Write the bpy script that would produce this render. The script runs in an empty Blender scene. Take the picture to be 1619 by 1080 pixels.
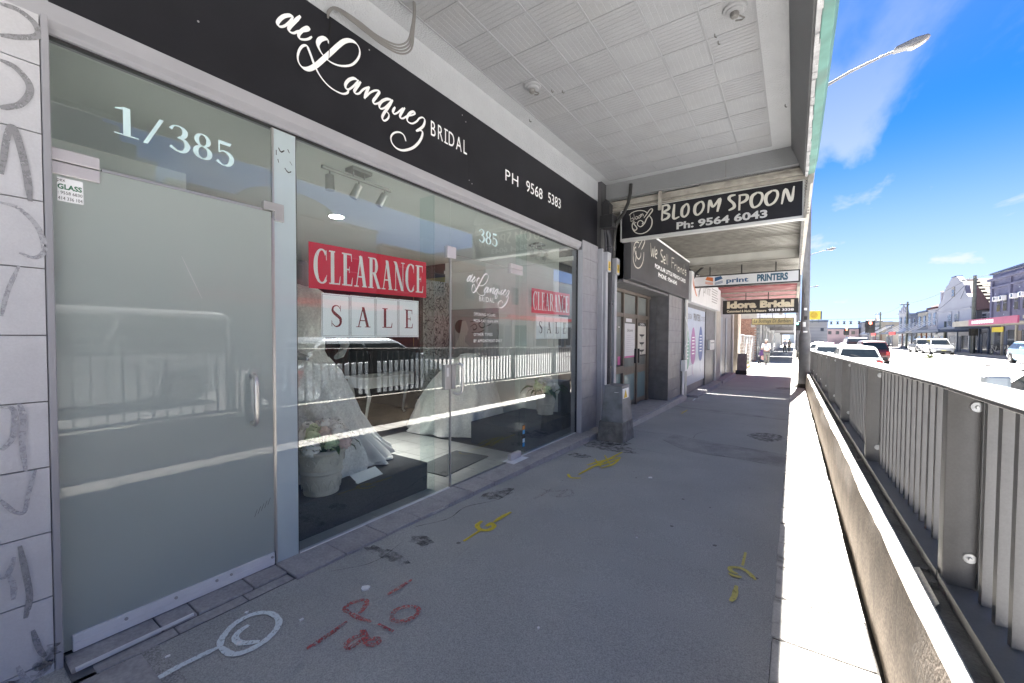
import bpy, bmesh, math, random
from mathutils import Vector, Matrix
random.seed(7)
R = math.radians
SC = bpy.context.scene
COL = SC.collection

# ------------------------------------------------------------ camera, sky, sun, exposure
cam_d = bpy.data.cameras.new('camera')
cam = bpy.data.objects.new('camera', cam_d); COL.objects.link(cam)
cam_d.sensor_width = 36.0; cam_d.lens = 14.507
cam_d.shift_x = -0.00152; cam_d.shift_y = 0.0052
cam_d.clip_start = 0.05; cam_d.clip_end = 3000
YAW, PIT, ROL = R(34.186), R(-1.4985), R(0.29465)
fw = Vector((-math.sin(YAW)*math.cos(PIT), math.cos(YAW)*math.cos(PIT), math.sin(PIT)))
rt = Vector((math.cos(YAW), math.sin(YAW), 0)); up = rt.cross(fw)
r2 = rt*math.cos(ROL) + up*math.sin(ROL); u2 = up*math.cos(ROL) - rt*math.sin(ROL)
cam.matrix_world = Matrix(((r2.x, u2.x, -fw.x, 0), (r2.y, u2.y, -fw.y, 0), (r2.z, u2.z, -fw.z, 1.4), (0, 0, 0, 1)))
SC.camera = cam

SUN = Vector((0.06, 0.71, 1.0)).normalized()
sd = bpy.data.lights.new('sun', 'SUN'); sd.energy = 5.0; sd.angle = R(0.5); sd.color = (1, .955, .89)
so = bpy.data.objects.new('sun', sd); COL.objects.link(so)
so.rotation_euler = SUN.to_track_quat('Z', 'Y').to_euler()

W = bpy.data.worlds.new('World'); SC.world = W; W.use_nodes = True
nt = W.node_tree; N = nt.nodes; N.clear()
def wn(t, **k):
    n = N.new(t)
    for a, b in k.items(): setattr(n, a, b)
    return n
sky = wn('ShaderNodeTexSky', sky_type='NISHITA', sun_disc=False)
sky.sun_elevation = math.asin(SUN.z); sky.sun_rotation = math.atan2(SUN.x, SUN.y)
sky.air_density = 0.22; sky.dust_density = 0.1; sky.ozone_density = 6.0
bg = wn('ShaderNodeBackground'); bg.inputs['Strength'].default_value = 0.05
out = wn('ShaderNodeOutputWorld')
tc = wn('ShaderNodeTexCoord'); sep = wn('ShaderNodeSeparateXYZ')
nt.links.new(tc.outputs['Generated'], sep.inputs[0])
def wmath(op, a, b=None, c=None):
    n = wn('ShaderNodeMath', operation=op)
    for i, v in enumerate((a, b, c)):
        if v is None: continue
        if isinstance(v, (int, float)): n.inputs[i].default_value = v
        else: nt.links.new(v, n.inputs[i])
    return n.outputs[0]
zz = wmath('ADD', wmath('MAXIMUM', sep.outputs['Z'], 0.0), 0.16)
comb = wn('ShaderNodeCombineXYZ')
nt.links.new(wmath('DIVIDE', sep.outputs['X'], zz), comb.inputs[0])
nt.links.new(wmath('DIVIDE', sep.outputs['Y'], zz), comb.inputs[1])
n1 = wn('ShaderNodeTexNoise'); n1.inputs['Scale'].default_value = 1.75; n1.inputs['Detail'].default_value = 9; n1.inputs['Roughness'].default_value = .56; n1.inputs['Distortion'].default_value = .35
mp = wn('ShaderNodeMapping'); mp.inputs['Location'].default_value = (5.3, 3.35, 0); mp.inputs['Scale'].default_value = (1.0, .55, 1)
nt.links.new(comb.outputs[0], mp.inputs[0]); nt.links.new(mp.outputs[0], n1.inputs['Vector'])
cl = wn('ShaderNodeMapRange'); cl.interpolation_type = 'SMOOTHSTEP'
cl.inputs['From Min'].default_value = .48; cl.inputs['From Max'].default_value = .66
nt.links.new(n1.outputs['Fac'], cl.inputs['Value'])
hz = wn('ShaderNodeMapRange'); hz.interpolation_type = 'SMOOTHSTEP'      # more cloud low in the sky all round
hz.inputs['From Min'].default_value = .62; hz.inputs['From Max'].default_value = .02; hz.inputs['To Min'].default_value = .10; hz.inputs['To Max'].default_value = .95
nt.links.new(sep.outputs['Z'], hz.inputs['Value'])
hb = wn('ShaderNodeMapRange'); hb.interpolation_type = 'SMOOTHSTEP'
hb.inputs['From Min'].default_value = .40; hb.inputs['From Max'].default_value = 0.; hb.inputs['To Min'].default_value = 0.; hb.inputs['To Max'].default_value = .80
nt.links.new(sep.outputs['Z'], hb.inputs['Value'])
fac = wmath('MAXIMUM', wmath('MULTIPLY', cl.outputs[0], hz.outputs[0]), hb.outputs[0])
mixc = wn('ShaderNodeMixRGB'); mixc.inputs['Color2'].default_value = (1.85, 1.92, 2.02, 1)
hsv = wn('ShaderNodeHueSaturation'); hsv.inputs['Saturation'].default_value = 1.3
nt.links.new(sky.outputs[0], hsv.inputs['Color'])
nt.links.new(fac, mixc.inputs[0]); nt.links.new(hsv.outputs[0], mixc.inputs[1])
nt.links.new(mixc.outputs[0], bg.inputs[0]); nt.links.new(bg.outputs[0], out.inputs[0])

SC.view_settings.view_transform = 'Standard'; SC.view_settings.look = 'None'
SC.view_settings.gamma = 1; SC.view_settings.use_curve_mapping = False
SC.view_settings.exposure = 3.45
SC.render.engine = 'CYCLES'
SC.cycles.use_denoising = True
try: SC.cycles.denoiser = 'OPENIMAGEDENOISE'
except Exception: pass
SC.cycles.max_bounces = 10; SC.cycles.diffuse_bounces = 5; SC.cycles.glossy_bounces = 5
SC.cycles.transmission_bounces = 8; SC.cycles.transparent_max_bounces = 16
SC.cycles.caustics_reflective = True; SC.cycles.blur_glossy = .4; SC.cycles.caustics_refractive = False
SC.cycles.sample_clamp_indirect = 6.0

# ------------------------------------------------------------ materials
MATS = {}
def M(name, col=None, rough=.6, metal=0., var=.12, vs=3., fine=.0, fs=150., bump=0., bs=90., spec=.5, coat=0., emit=0., dirt=0., ds=1.3, dcol=(.06, .055, .05), obj=False):
    if name in MATS: return MATS[name]
    m = bpy.data.materials.new(name); MATS[name] = m; m.use_nodes = True
    t = m.node_tree; p = t.nodes['Principled BSDF']; L = t.links.new
    p.inputs['Roughness'].default_value = rough; p.inputs['Metallic'].default_value = metal
    p.inputs['Specular IOR Level'].default_value = spec; p.inputs['Coat Weight'].default_value = coat; p.inputs['Coat Roughness'].default_value = 0.0
    if obj: pos = t.nodes.new('ShaderNodeTexCoord').outputs['Object']
    else: pos = t.nodes.new('ShaderNodeNewGeometry').outputs['Position']
    def noise(s, d=4):
        n = t.nodes.new('ShaderNodeTexNoise'); n.inputs['Scale'].default_value = s; n.inputs['Detail'].default_value = d
        L(pos, n.inputs['Vector']); return n.outputs['Fac']
    def rng(src, a, b, c, d):
        n = t.nodes.new('ShaderNodeMapRange'); L(src, n.inputs[0])
        for i, v in enumerate((a, b, c, d)): n.inputs[i+1].default_value = v
        return n.outputs[0]
    def mul(c, f):
        n = t.nodes.new('ShaderNodeMixRGB'); n.blend_type = 'MULTIPLY'; n.inputs[0].default_value = 1
        L(c, n.inputs[1]); L(f, n.inputs[2]); return n.outputs[0]
    rgb = t.nodes.new('ShaderNodeRGB'); rgb.outputs[0].default_value = (*col, 1); c = rgb.outputs[0]
    if var: c = mul(c, rng(noise(vs, 6), .3, .7, 1-var, 1+var))
    if fine: c = mul(c, rng(noise(fs, 2), .3, .7, 1-fine, 1+fine))
    if dirt:
        n = t.nodes.new('ShaderNodeMixRGB'); L(rng(noise(ds, 8), .52, .72, 0, dirt), n.inputs[0]); L(c, n.inputs[1]); n.inputs[2].default_value = (*dcol, 1); c = n.outputs[0]
    L(c, p.inputs['Base Color'])
    if bump:
        b = t.nodes.new('ShaderNodeBump'); b.inputs['Strength'].default_value = bump; b.inputs['Distance'].default_value = .01
        L(noise(bs, 3), b.inputs['Height']); L(b.outputs[0], p.inputs['Normal'])
    if emit:
        p.inputs['Emission Color'].default_value = (*col, 1); p.inputs['Emission Strength'].default_value = emit
    return m
def glass_mat(name, tint=(.93, .965, .955), boost=1.0):
    m = bpy.data.materials.new(name); m.use_nodes = True; t = m.node_tree; t.nodes.clear(); L = t.links.new
    o = t.nodes.new('ShaderNodeOutputMaterial'); mx = t.nodes.new('ShaderNodeMixShader')
    tr = t.nodes.new('ShaderNodeBsdfTransparent'); tr.inputs[0].default_value = (*tint, 1)
    gl = t.nodes.new('ShaderNodeBsdfGlossy'); gl.inputs['Roughness'].default_value = 0.0; gl.inputs[0].default_value = (.97, .99, 1, 1)
    fr = t.nodes.new('ShaderNodeFresnel'); fr.inputs[0].default_value = 1.52
    ge = t.nodes.new('ShaderNodeNewGeometry')
    # both faces of the pane reflect like glass seen from the air
    ml = t.nodes.new('ShaderNodeMath'); ml.operation = 'MULTIPLY'; ml.inputs[1].default_value = boost
    bf = t.nodes.new('ShaderNodeMath'); bf.operation = 'SUBTRACT'; bf.inputs[0].default_value = 1; L(ge.outputs['Backfacing'], bf.inputs[1])
    m2 = t.nodes.new('ShaderNodeMath'); m2.operation = 'MULTIPLY'
    L(fr.outputs[0], ml.inputs[0]); L(ml.outputs[0], m2.inputs[0]); L(bf.outputs[0], m2.inputs[1])
    L(m2.outputs[0], mx.inputs[0]); L(tr.outputs[0], mx.inputs[1]); L(gl.outputs[0], mx.inputs[2]); L(mx.outputs[0], o.inputs[0])
    MATS[name] = m; return m
def worn_mat(name, col, lo=.42, hi=.62, scale=55., rough=.8):
    """paint or marker worn through in specks"""
    m = bpy.data.materials.new(name); m.use_nodes = True; t = m.node_tree; L = t.links.new
    p = t.nodes['Principled BSDF']; p.inputs['Base Color'].default_value = (*col, 1); p.inputs['Roughness'].default_value = rough
    o = t.nodes['Material Output']; tr = t.nodes.new('ShaderNodeBsdfTransparent'); mx = t.nodes.new('ShaderNodeMixShader')
    g = t.nodes.new('ShaderNodeNewGeometry'); n = t.nodes.new('ShaderNodeTexNoise'); n.inputs['Scale'].default_value = scale; n.inputs['Detail'].default_value = 5; n.inputs['Roughness'].default_value = .7
    r = t.nodes.new('ShaderNodeMapRange'); r.inputs[1].default_value = lo; r.inputs[2].default_value = hi
    L(g.outputs['Position'], n.inputs['Vector']); L(n.outputs['Fac'], r.inputs[0]); L(r.outputs[0], mx.inputs[0])
    L(tr.outputs[0], mx.inputs[1]); L(p.outputs[0], mx.inputs[2]); L(mx.outputs[0], o.inputs[0]); MATS[name] = m; return m

# ------------------------------------------------------------ mesh helpers
BASE = {}
class MB:
    def __init__(s): s.v = []; s.f = []
    def add(s, vs, fs):
        o = len(s.v); s.v += [tuple(p) for p in vs]; s.f += [tuple(i+o for i in f) for f in fs]; return s
    def box(s, x0, y0, z0, x1, y1, z1):
        return s.add([(x0,y0,z0),(x1,y0,z0),(x1,y1,z0),(x0,y1,z0),(x0,y0,z1),(x1,y0,z1),(x1,y1,z1),(x0,y1,z1)],
                     [(3,2,1,0),(4,5,6,7),(0,1,5,4),(1,2,6,5),(2,3,7,6),(3,0,4,7)])
    def sbox(s, x0, y0, z0, x1, y1, z1, fn):
        """box whose z follows a slope fn(y)"""
        a, b = fn(y0), fn(y1)
        return s.add([(x0,y0,z0+a),(x1,y0,z0+a),(x1,y1,z0+b),(x0,y1,z0+b),(x0,y0,z1+a),(x1,y0,z1+a),(x1,y1,z1+b),(x0,y1,z1+b)],
                     [(3,2,1,0),(4,5,6,7),(0,1,5,4),(1,2,6,5),(2,3,7,6),(3,0,4,7)])
    def prism(s, pts, vec):
        n = len(pts); v = Vector(vec); a = [Vector(p) for p in pts]
        return s.add(a+[p+v for p in a], [tuple(range(n))[::-1], tuple(range(n, 2*n))]+[(i, (i+1) % n, n+(i+1) % n, n+i) for i in range(n)])
    def cyl(s, p0, p1, r0, r1=None, n=12, cap=True):
        p0, p1 = Vector(p0), Vector(p1); d = (p1-p0).normalized(); r1 = r0 if r1 is None else r1
        a = d.orthogonal().normalized(); b = d.cross(a); vs = []
        for p, r in ((p0, r0), (p1, r1)):
            for i in range(n):
                t = 2*math.pi*i/n; vs.append(p+a*(r*math.cos(t))+b*(r*math.sin(t)))
        fs = [(i, (i+1) % n, n+(i+1) % n, n+i) for i in range(n)]
        if cap: fs += [tuple(range(n))[::-1], tuple(range(n, 2*n))]
        return s.add(vs, fs)
    def tube(s, pts, r, n=8):
        pts = [Vector(p) for p in pts]; vs = []; fs = []; a = None
        rs = r if isinstance(r, (list, tuple)) else [r]*len(pts)
        for k, p in enumerate(pts):
            d = (pts[min(k+1, len(pts)-1)]-pts[max(k-1, 0)]).normalized()
            a = d.orthogonal().normalized() if a is None else (a-d*a.dot(d)).normalized()
            b = d.cross(a)
            for i in range(n):
                t = 2*math.pi*i/n; vs.append(p+(a*math.cos(t)+b*math.sin(t))*rs[k])
        for k in range(len(pts)-1):
            for i in range(n): fs.append((k*n+i, k*n+(i+1) % n, (k+1)*n+(i+1) % n, (k+1)*n+i))
        fs += [tuple(range(n))[::-1], tuple(range((len(pts)-1)*n, len(pts)*n))]
        return s.add(vs, fs)
    def lathe(s, c, prof, n=24, cap=True):
        vs = []; fs = []; k = len(prof)
        for r, z in prof:
            for i in range(n):
                t = 2*math.pi*i/n; vs.append((c[0]+r*math.cos(t), c[1]+r*math.sin(t), c[2]+z))
        for j in range(k-1):
            for i in range(n): fs.append((j*n+i, j*n+(i+1) % n, (j+1)*n+(i+1) % n, (j+1)*n+i))
        if cap: fs += [tuple(range(n))[::-1], tuple(range((k-1)*n, k*n))]
        return s.add(vs, fs)
    def quad(s, *p): return s.add(p, [tuple(range(len(p)))])
    def build(s, name, mat, parent=None, smooth=False, bev=0., local=False, seg=2):
        me = bpy.data.meshes.new(name); o = None
        off = Vector((0, 0, 0))
        if parent is not None and not local: off = BASE.get(parent.name, off)
        me.from_pydata([tuple(Vector(p)-off) for p in s.v], [], s.f); me.update()
        if isinstance(mat, str): mat = MATS[mat]
        me.materials.append(mat)
        if smooth:
            for p in me.polygons: p.use_smooth = True
            if smooth != 'all':
                me.set_sharp_from_angle(angle=R(40))
        o = bpy.data.objects.new(name, me); COL.objects.link(o)
        if parent is not None: o.parent = parent; BASE[o.name] = off
        if bev:
            b = o.modifiers.new('bevel', 'BEVEL'); b.width = bev; b.segments = seg; b.limit_method = 'ANGLE'; b.angle_limit = R(35)
        return o
def rebase(o):
    """move a single-mesh thing's origin to the middle of its foot"""
    vs = o.data.vertices; lo = Vector([min(v.co[i] for v in vs) for i in range(3)]); hi = Vector([max(v.co[i] for v in vs) for i in range(3)])
    c = Vector(((lo.x+hi.x)/2, (lo.y+hi.y)/2, lo.z))
    o.data.transform(Matrix.Translation(-c)); o.location = c; BASE[o.name] = c
    return o
def tag(o, label, cat, group=None, kind=None):
    o['label'] = label; o['category'] = cat
    if group: o['group'] = group
    if kind: o['kind'] = kind
    return o
def thing(name, label, cat, loc=(0, 0, 0), group=None, rz=0.):
    o = bpy.data.objects.new(name, None); COL.objects.link(o); o.location = loc; o.rotation_euler = (0, 0, rz); o.empty_display_size = .1
    BASE[o.name] = Vector(loc); return tag(o, label, cat, group)
def struct(o): o['kind'] = 'structure'; return o
def stuff(o): o['kind'] = 'stuff'; return o
def link_copy(src, parent, loc=None, name=None):
    c = src.copy(); COL.objects.link(c)
    if parent is not None: c.parent = parent
    if loc is not None: c.location = loc
    return c
def copy_tree(o, parent=None):
    c = o.copy(); COL.objects.link(c)
    if parent is not None: c.parent = parent
    for ch in o.children: copy_tree(ch, c)
    return c
def bx(name, mat, parent, x0, y0, z0, x1, y1, z1, bev=0.): return MB().box(x0, y0, z0, x1, y1, z1).build(name, mat, parent, bev=bev)

def g(y):                                    # fall of the street
    if y < 2: return -.02
    if y < 28: return -.02-.018*(y-2)
    return -.488-.003*(y-28)
def zr(x, y):                                # road surface, higher on its far side
    t = min(1, max(0, (x-1)/13.)); t = t*t*(3-2*t)
    return (g(y)-.03)*(1-t)+(-.08-.0045*max(0, y))*t

# ---- flat lettering and strokes on a plane
def P3(pl, u, v, d=0.):
    k, c = pl[0], pl[1]
    if k == 'x': return (c+d, u, v)          # faces +x
    if k == 'y': return (u, c-d, v)          # faces -y
    if k == 'g': return (u, v, g(v)+c+d)     # lies on the pavement
def S3(pts, n=5):
    P = [Vector(p) for p in pts]; P = [P[0]*2-P[1]]+P+[P[-1]*2-P[-2]]; o = []
    for i in range(1, len(P)-2):
        for k in range(n):
            t = k/n; a, b, c, d = P[i-1:i+3]
            o.append(.5*((2*b)+(c-a)*t+(2*a-5*b+4*c-d)*t*t+(3*b-a-3*c+d)*t**3))
    return o+[P[-2]]
def smooth_pts(pts, n=6):
    if len(pts) < 3: return [Vector(p[:2]) for p in pts]
    P = [Vector(p[:2]) for p in pts]; P = [P[0]*2-P[1]]+P+[P[-1]*2-P[-2]]; o = []
    for i in range(1, len(P)-2):
        for k in range(n):
            t = k/n; a, b, c, d = P[i-1:i+3]
            o.append(.5*((2*b)+(c-a)*t+(2*a-5*b+4*c-d)*t*t+(3*b-a-3*c+d)*t**3))
    o.append(P[-2]); return o
def stroke(mb, pl, pts, wmin, wmax=None, pen=None, d=0., n=6, taper=True, wob=0.):
    q = smooth_pts(pts, n); wmax = wmin if wmax is None else wmax; L = []; Rr = []; m = len(q)
    for i, p in enumerate(q):
        t = q[min(i+1, m-1)]-q[max(i-1, 0)]
        if t.length < 1e-9: t = Vector((1, 0))
        t.normalize(); nn = Vector((-t.y, t.x))
        w = wmax
        if pen is not None:
            c = -(t.x*math.cos(pen)+t.y*math.sin(pen)); w = wmin+(wmax-wmin)*(max(0, c)**1.6+.30*max(0, -c)**3)
        if taper: w *= min(1, .6+.13*min(i, m-1-i))
        if wob: w *= 1+random.uniform(-wob, wob)
        L.append(p+nn*w/2); Rr.append(p-nn*w/2)
    vs = [P3(pl, a.x, a.y, d+.0007*i/m) for i, a in enumerate(L)]+[P3(pl, a.x, a.y, d+.0007*i/m) for i, a in enumerate(Rr)]
    mb.add(vs, [(i, i+1, m+i+1, m+i) for i in range(m-1)])
def strokes(name, pl, data, mat, parent, wmin, wmax=None, pen=None, d0=.0, step=.0009, wob=0., label=None):
    mb = MB()
    for i, st in enumerate(data): stroke(mb, pl, st, wmin, wmax, pen, d0+i*step, wob=wob)
    o = mb.build(name, mat, parent)
    if label: o['label'] = label
    return o
_fonts = {}
def text(name, s, pl, u0, u1, v0, v1, mat, parent, bold=0., shear=0., slope=0., d=.002, space=1., serif_i=False):
    """block lettering fitted to a rectangle of a plane; slope lifts the baseline along u"""
    cu = bpy.data.curves.new('tmp', 'FONT'); cu.body = s; cu.shear = shear; cu.offset = bold; cu.space_character = space; cu.resolution_u = 3
    o = bpy.data.objects.new('tmp', cu); COL.objects.link(o)
    dg = bpy.context.evaluated_depsgraph_get(); me = bpy.data.meshes.new_from_object(o.evaluated_get(dg))
    bpy.data.objects.remove(o); bpy.data.curves.remove(cu)
    xs = [v.co.x for v in me.vertices]; ys = [v.co.y for v in me.vertices]; a, b, c, e = min(xs), max(xs), min(ys), max(ys)
    mb = MB(); vs = []
    for v in me.vertices:
        U = u0+(u1-u0)*(v.co.x-a)/(b-a); V = v0+(v1-v0)*(v.co.y-c)/(e-c)+slope*(U-u0)
        vs.append(P3(pl, U, V, d))
    mb.add(vs, [tuple(p.vertices) for p in me.polygons]); bpy.data.meshes.remove(me)
    return mb.build(name, mat, parent)
# ---- roman capitals, built from stems, hairlines and slab feet in a unit-high box
def arc(cx, cy, rx, ry, a0, a1, w0, w1, n=20):
    """stroke of an ellipse, wide where it runs upright, thin where it runs level"""
    L = []; Q = []
    for i in range(n+1):
        t = R(a0+(a1-a0)*i/n); k = abs(math.cos(t)); w = w1+(w0-w1)*k**1.6
        L.append((cx+(rx+w/2)*math.cos(t), cy+(ry+w/2)*math.sin(t))); Q.append((cx+(rx-w/2)*math.cos(t), cy+(ry-w/2)*math.sin(t)))
    return [(L[i], L[i+1], Q[i+1], Q[i]) for i in range(n)]
def rc(x0, y0, x1, y1): return [((x0, y0), (x1, y0), (x1, y1), (x0, y1))]
def dg_(xa, ya, xb, yb, w): return [((xa-w/2, ya), (xa+w/2, ya), (xb+w/2, yb), (xb-w/2, yb))]
def var_stroke(pts, ws, n=5):
    q = smooth_pts(pts, n); m = len(q); L = []; Q = []
    for i, p in enumerate(q):
        f = i/(m-1)*(len(ws)-1); k = min(int(f), len(ws)-2); w = ws[k]+(ws[k+1]-ws[k])*(f-k)
        t = (q[min(i+1, m-1)]-q[max(i-1, 0)]).normalized(); nn = Vector((-t.y, t.x)); L.append(p+nn*w/2); Q.append(p-nn*w/2)
    return [(tuple(L[i]), tuple(L[i+1]), tuple(Q[i+1]), tuple(Q[i])) for i in range(m-1)]
def roman(ch, T=.15, h=.035):
    if ch == 'L': return rc(.1, 0, .1+T, 1)+rc(.0, .96, .35, 1.0)+rc(0, 0, .1, .04)+rc(.1+T, 0, .62, .045)+[((.56, .04), (.62, 0), (.66, .26), (.63, .26))], .68
    if ch == 'E': return (rc(.1, 0, .1+T, 1)+rc(0, .96, .1, 1)+rc(0, 0, .1, .04)+rc(.1+T, .955, .6, 1)+rc(.1+T, 0, .62, .045)+rc(.1+T, .48, .46, .525)
                          + [((.55, .96), (.6, 1), (.61, .76), (.58, .76)), ((.56, .04), (.62, 0), (.66, .26), (.63, .26)), ((.44, .6), (.47, .6), (.47, .4), (.44, .4))]), .7
    if ch == 'A': return (dg_(.14, .03, .40, 1, .06)+dg_(.66, .03, .40, .98, T)+rc(.23, .3, .56, .345)+rc(.0, 0, .28, .035)+rc(.5, 0, .82, .035)), .84
    if ch == 'R': return (rc(.1, 0, .1+T, 1)+rc(0, 0, .36, .035)+rc(0, .965, .1, 1)+rc(.1+T, .955, .42, 1)+rc(.1+T, .475, .40, .52)
                          + arc(.40, .738, .17, .24, -90, 90, T, .045)+dg_(.72, .03, .43, .49, T)+rc(.62, 0, .86, .035)), .86
    if ch == 'N': return (rc(.12, 0, .165, .97)+rc(.69, .05, .735, 1)+dg_(.68, 0, .15, .98, T)+rc(0, .965, .2, 1)+rc(.02, 0, .28, .035)+rc(.58, .965, .86, 1)), .88
    if ch == 'C': return (arc(.42, .5, .34, .49, 48, 312, T*1.1, .045, 26)+[((.64, .98), (.68, .98), (.68, .68), (.65, .70))]+[((.65, .10), (.62, .16), (.69, .26), (.71, .25))]), .76
    if ch == 'S': return (var_stroke([(.53, .84), (.45, .95), (.29, .98), (.14, .90), (.12, .74), (.24, .61), (.42, .49), (.55, .36), (.55, .16), (.41, .03), (.24, .03), (.10, .15)], [.03, .04, .06, .11, .15, .15, .14, .10, .05, .03])
                          + [((.54, .99), (.57, .99), (.57, .68), (.54, .76)), ((.06, .01), (.09, .01), (.09, .24), (.06, .32))]), .66
    if ch == '1': return (rc(.22, 0, .22+.19, 1)+[((.02, .86), (.22, .90), (.22, .98), (.02, .90))]+rc(.0, 0, .62, .04)), .66
    if ch == '/': return dg_(.04, -.05, .5, 1.0, .12), .6
    if ch == '3': return (var_stroke([(.06, .80), (.16, .95), (.34, .98), (.48, .86), (.46, .66), (.28, .54)], [.10, .05, .05, .17, .16, .04])+var_stroke([(.26, .54), (.46, .50), (.56, .30), (.46, .07), (.26, .02), (.04, .14)], [.04, .10, .18, .12, .05, .11])), .64
    if ch == '8': return (arc(.31, .745, .19, .235, 0, 360, .15, .045, 28)+arc(.31, .26, .23, .24, 0, 360, .17, .045, 28)), .64
    if ch == '5': return ([((.14, .86), (.5, .86), (.56, 1.0), (.14, 1.0))]+rc(.10, .5, .145, 1.0)+var_stroke([(.11, .52), (.30, .60), (.50, .50), (.55, .28), (.44, .06), (.24, .02), (.04, .14)], [.04, .06, .14, .18, .12, .05, .11])), .64
    return [], .4
def roman_text(name, s, pl, u0, u1, v0, v1, mat, parent, gap=.05, d=.002, slope=0., T=.15):
    polys = []; x = 0
    for ch in s:
        ps, w = roman(ch, T)
        polys += [[(px+x, py) for px, py in p] for p in ps]; x += w+gap
    W_ = x-gap; mb = MB()
    for i, p in enumerate(polys):
        mb.quad(*[P3(pl, u0+(u1-u0)*a/W_, v0+(v1-v0)*b+slope*(u1-u0)*a/W_, d+(i % 9)*.00025) for a, b in p])
    return mb.build(name, mat, parent)
SCRIPT=[[(1.356,3.33),(1.334,3.324),(1.299,3.295),(1.271,3.254),(1.264,3.228),(1.279,3.223),(1.307,3.246),(1.338,3.291),(1.357,3.331)],[(1.401,3.362),(1.364,3.304),(1.331,3.248),(1.333,3.228),(1.357,3.232),(1.386,3.26),(1.418,3.281),(1.446,3.303),(1.457,3.321),(1.442,3.316),(1.414,3.285),(1.39,3.246),(1.393,3.222),(1.421,3.231),(1.451,3.253),(1.473,3.28)],[(1.579,3.295),(1.575,3.314),(1.55,3.311),(1.52,3.284),(1.506,3.249),(1.518,3.219),(1.547,3.196),(1.588,3.184),(1.64,3.19),(1.694,3.212),(1.75,3.251),(1.794,3.31),(1.813,3.363),(1.806,3.399),(1.78,3.415),(1.738,3.407),(1.693,3.375),(1.652,3.326),(1.599,3.252),(1.542,3.174),(1.49,3.105),(1.444,3.06),(1.407,3.049),(1.382,3.067),(1.376,3.101),(1.387,3.145),(1.408,3.181),(1.433,3.197),(1.446,3.179),(1.464,3.143),(1.488,3.095),(1.522,3.055),(1.568,3.026),(1.62,3.015),(1.677,3.02),(1.713,3.043),(1.724,3.068)],[(1.803,3.176),(1.773,3.174),(1.734,3.144),(1.707,3.101),(1.71,3.075),(1.733,3.08),(1.772,3.124),(1.81,3.18)],[(1.826,3.178),(1.791,3.12),(1.774,3.085),(1.786,3.076),(1.812,3.09),(1.845,3.133),(1.889,3.173)],[(1.896,3.178),(1.869,3.121),(1.854,3.074)],[(1.857,3.079),(1.901,3.137),(1.949,3.177),(1.982,3.185),(1.956,3.137),(1.928,3.092),(1.936,3.075),(1.969,3.094),(2.002,3.127)],[(2.088,3.176),(2.048,3.161),(2.002,3.123),(1.979,3.082),(1.992,3.065),(2.029,3.09),(2.072,3.142),(2.096,3.179)],[(2.102,3.18),(2.058,3.104),(2.015,3.035),(2.005,3.002),(2.023,2.991),(2.055,3.02),(2.066,3.053),(2.042,3.072)],[(2.124,3.137),(2.102,3.094),(2.115,3.081),(2.152,3.11),(2.198,3.164)],[(2.218,3.174),(2.175,3.103),(2.172,3.077),(2.201,3.085),(2.242,3.121),(2.29,3.149),(2.323,3.177),(2.305,3.183),(2.266,3.152),(2.239,3.104),(2.251,3.079),(2.294,3.085),(2.34,3.122),(2.367,3.157),(2.405,3.18),(2.428,3.167),(2.412,3.117),(2.37,3.071),(2.333,3.041)],[(2.329,3.044),(2.37,3.064),(2.402,3.061),(2.389,3.009),(2.348,2.946),(2.286,2.887),(2.2,2.839),(2.134,2.831),(2.09,2.856),(2.082,2.896),(2.112,2.937),(2.163,2.963),(2.206,2.957),(2.227,2.919)]]
P_WHITE=[[(-2.125,0.774),(-2.18,0.802),(-2.238,0.876),(-2.24,0.961),(-2.181,1.013),(-2.096,1.015),(-2.037,0.979),(-1.997,0.905),(-1.999,0.827),(-2.039,0.783),(-2.12,0.774)],[(-2.173,0.913),(-2.158,0.862),(-2.125,0.835),(-2.07,0.839),(-2.012,0.89)],[(-2.125,0.774),(-2.133,0.705),(-2.139,0.623),(-2.135,0.537)]]
P_RED=[[(-1.793,0.987),(-1.791,1.082),(-1.8,1.199)],[(-1.841,1.242),(-1.897,1.25),(-1.906,1.302),(-1.868,1.353),(-1.831,1.329),(-1.797,1.263)],[(-1.846,1.245),(-1.778,1.245),(-1.699,1.265)],[(-1.632,1.09),(-1.667,1.106),(-1.674,1.147),(-1.66,1.18),(-1.682,1.205),(-1.613,1.181),(-1.58,1.208),(-1.554,1.192),(-1.578,1.161),(-1.641,1.17)],[(-1.632,1.09),(-1.63,1.132),(-1.633,1.172)],[(-1.647,1.344),(-1.666,1.395),(-1.631,1.448),(-1.578,1.461),(-1.551,1.419),(-1.567,1.356),(-1.615,1.331),(-1.647,1.344)],[(-1.655,1.269),(-1.552,1.279)],[(-1.803,1.439),(-1.798,1.517),(-1.798,1.615)]]
P_YEL=[[(-1.861,2.137),(-1.87,2.326)],[(-1.959,2.464),(-1.939,2.382),(-1.88,2.344),(-1.827,2.368),(-1.823,2.436),(-1.874,2.472),(-1.876,2.408)],[(-1.871,2.501),(-1.876,2.615),(-1.871,2.73)]]
P_YEL2=[[(-1.94,3.887),(-1.864,3.804),(-1.774,3.852)],[(-1.843,3.939),(-1.829,4.332),(-1.804,4.686),(-1.781,5.096)],[(-1.909,4.307),(-1.844,4.552),(-1.726,4.852)],[(-1.844,4.262),(-1.763,4.501),(-1.708,4.759)],[(-1.733,4.278),(-1.682,4.526),(-1.711,4.837)],[(-1.937,4.585),(-1.754,4.33)],[(-1.899,4.804),(-1.71,4.481)]]
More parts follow.
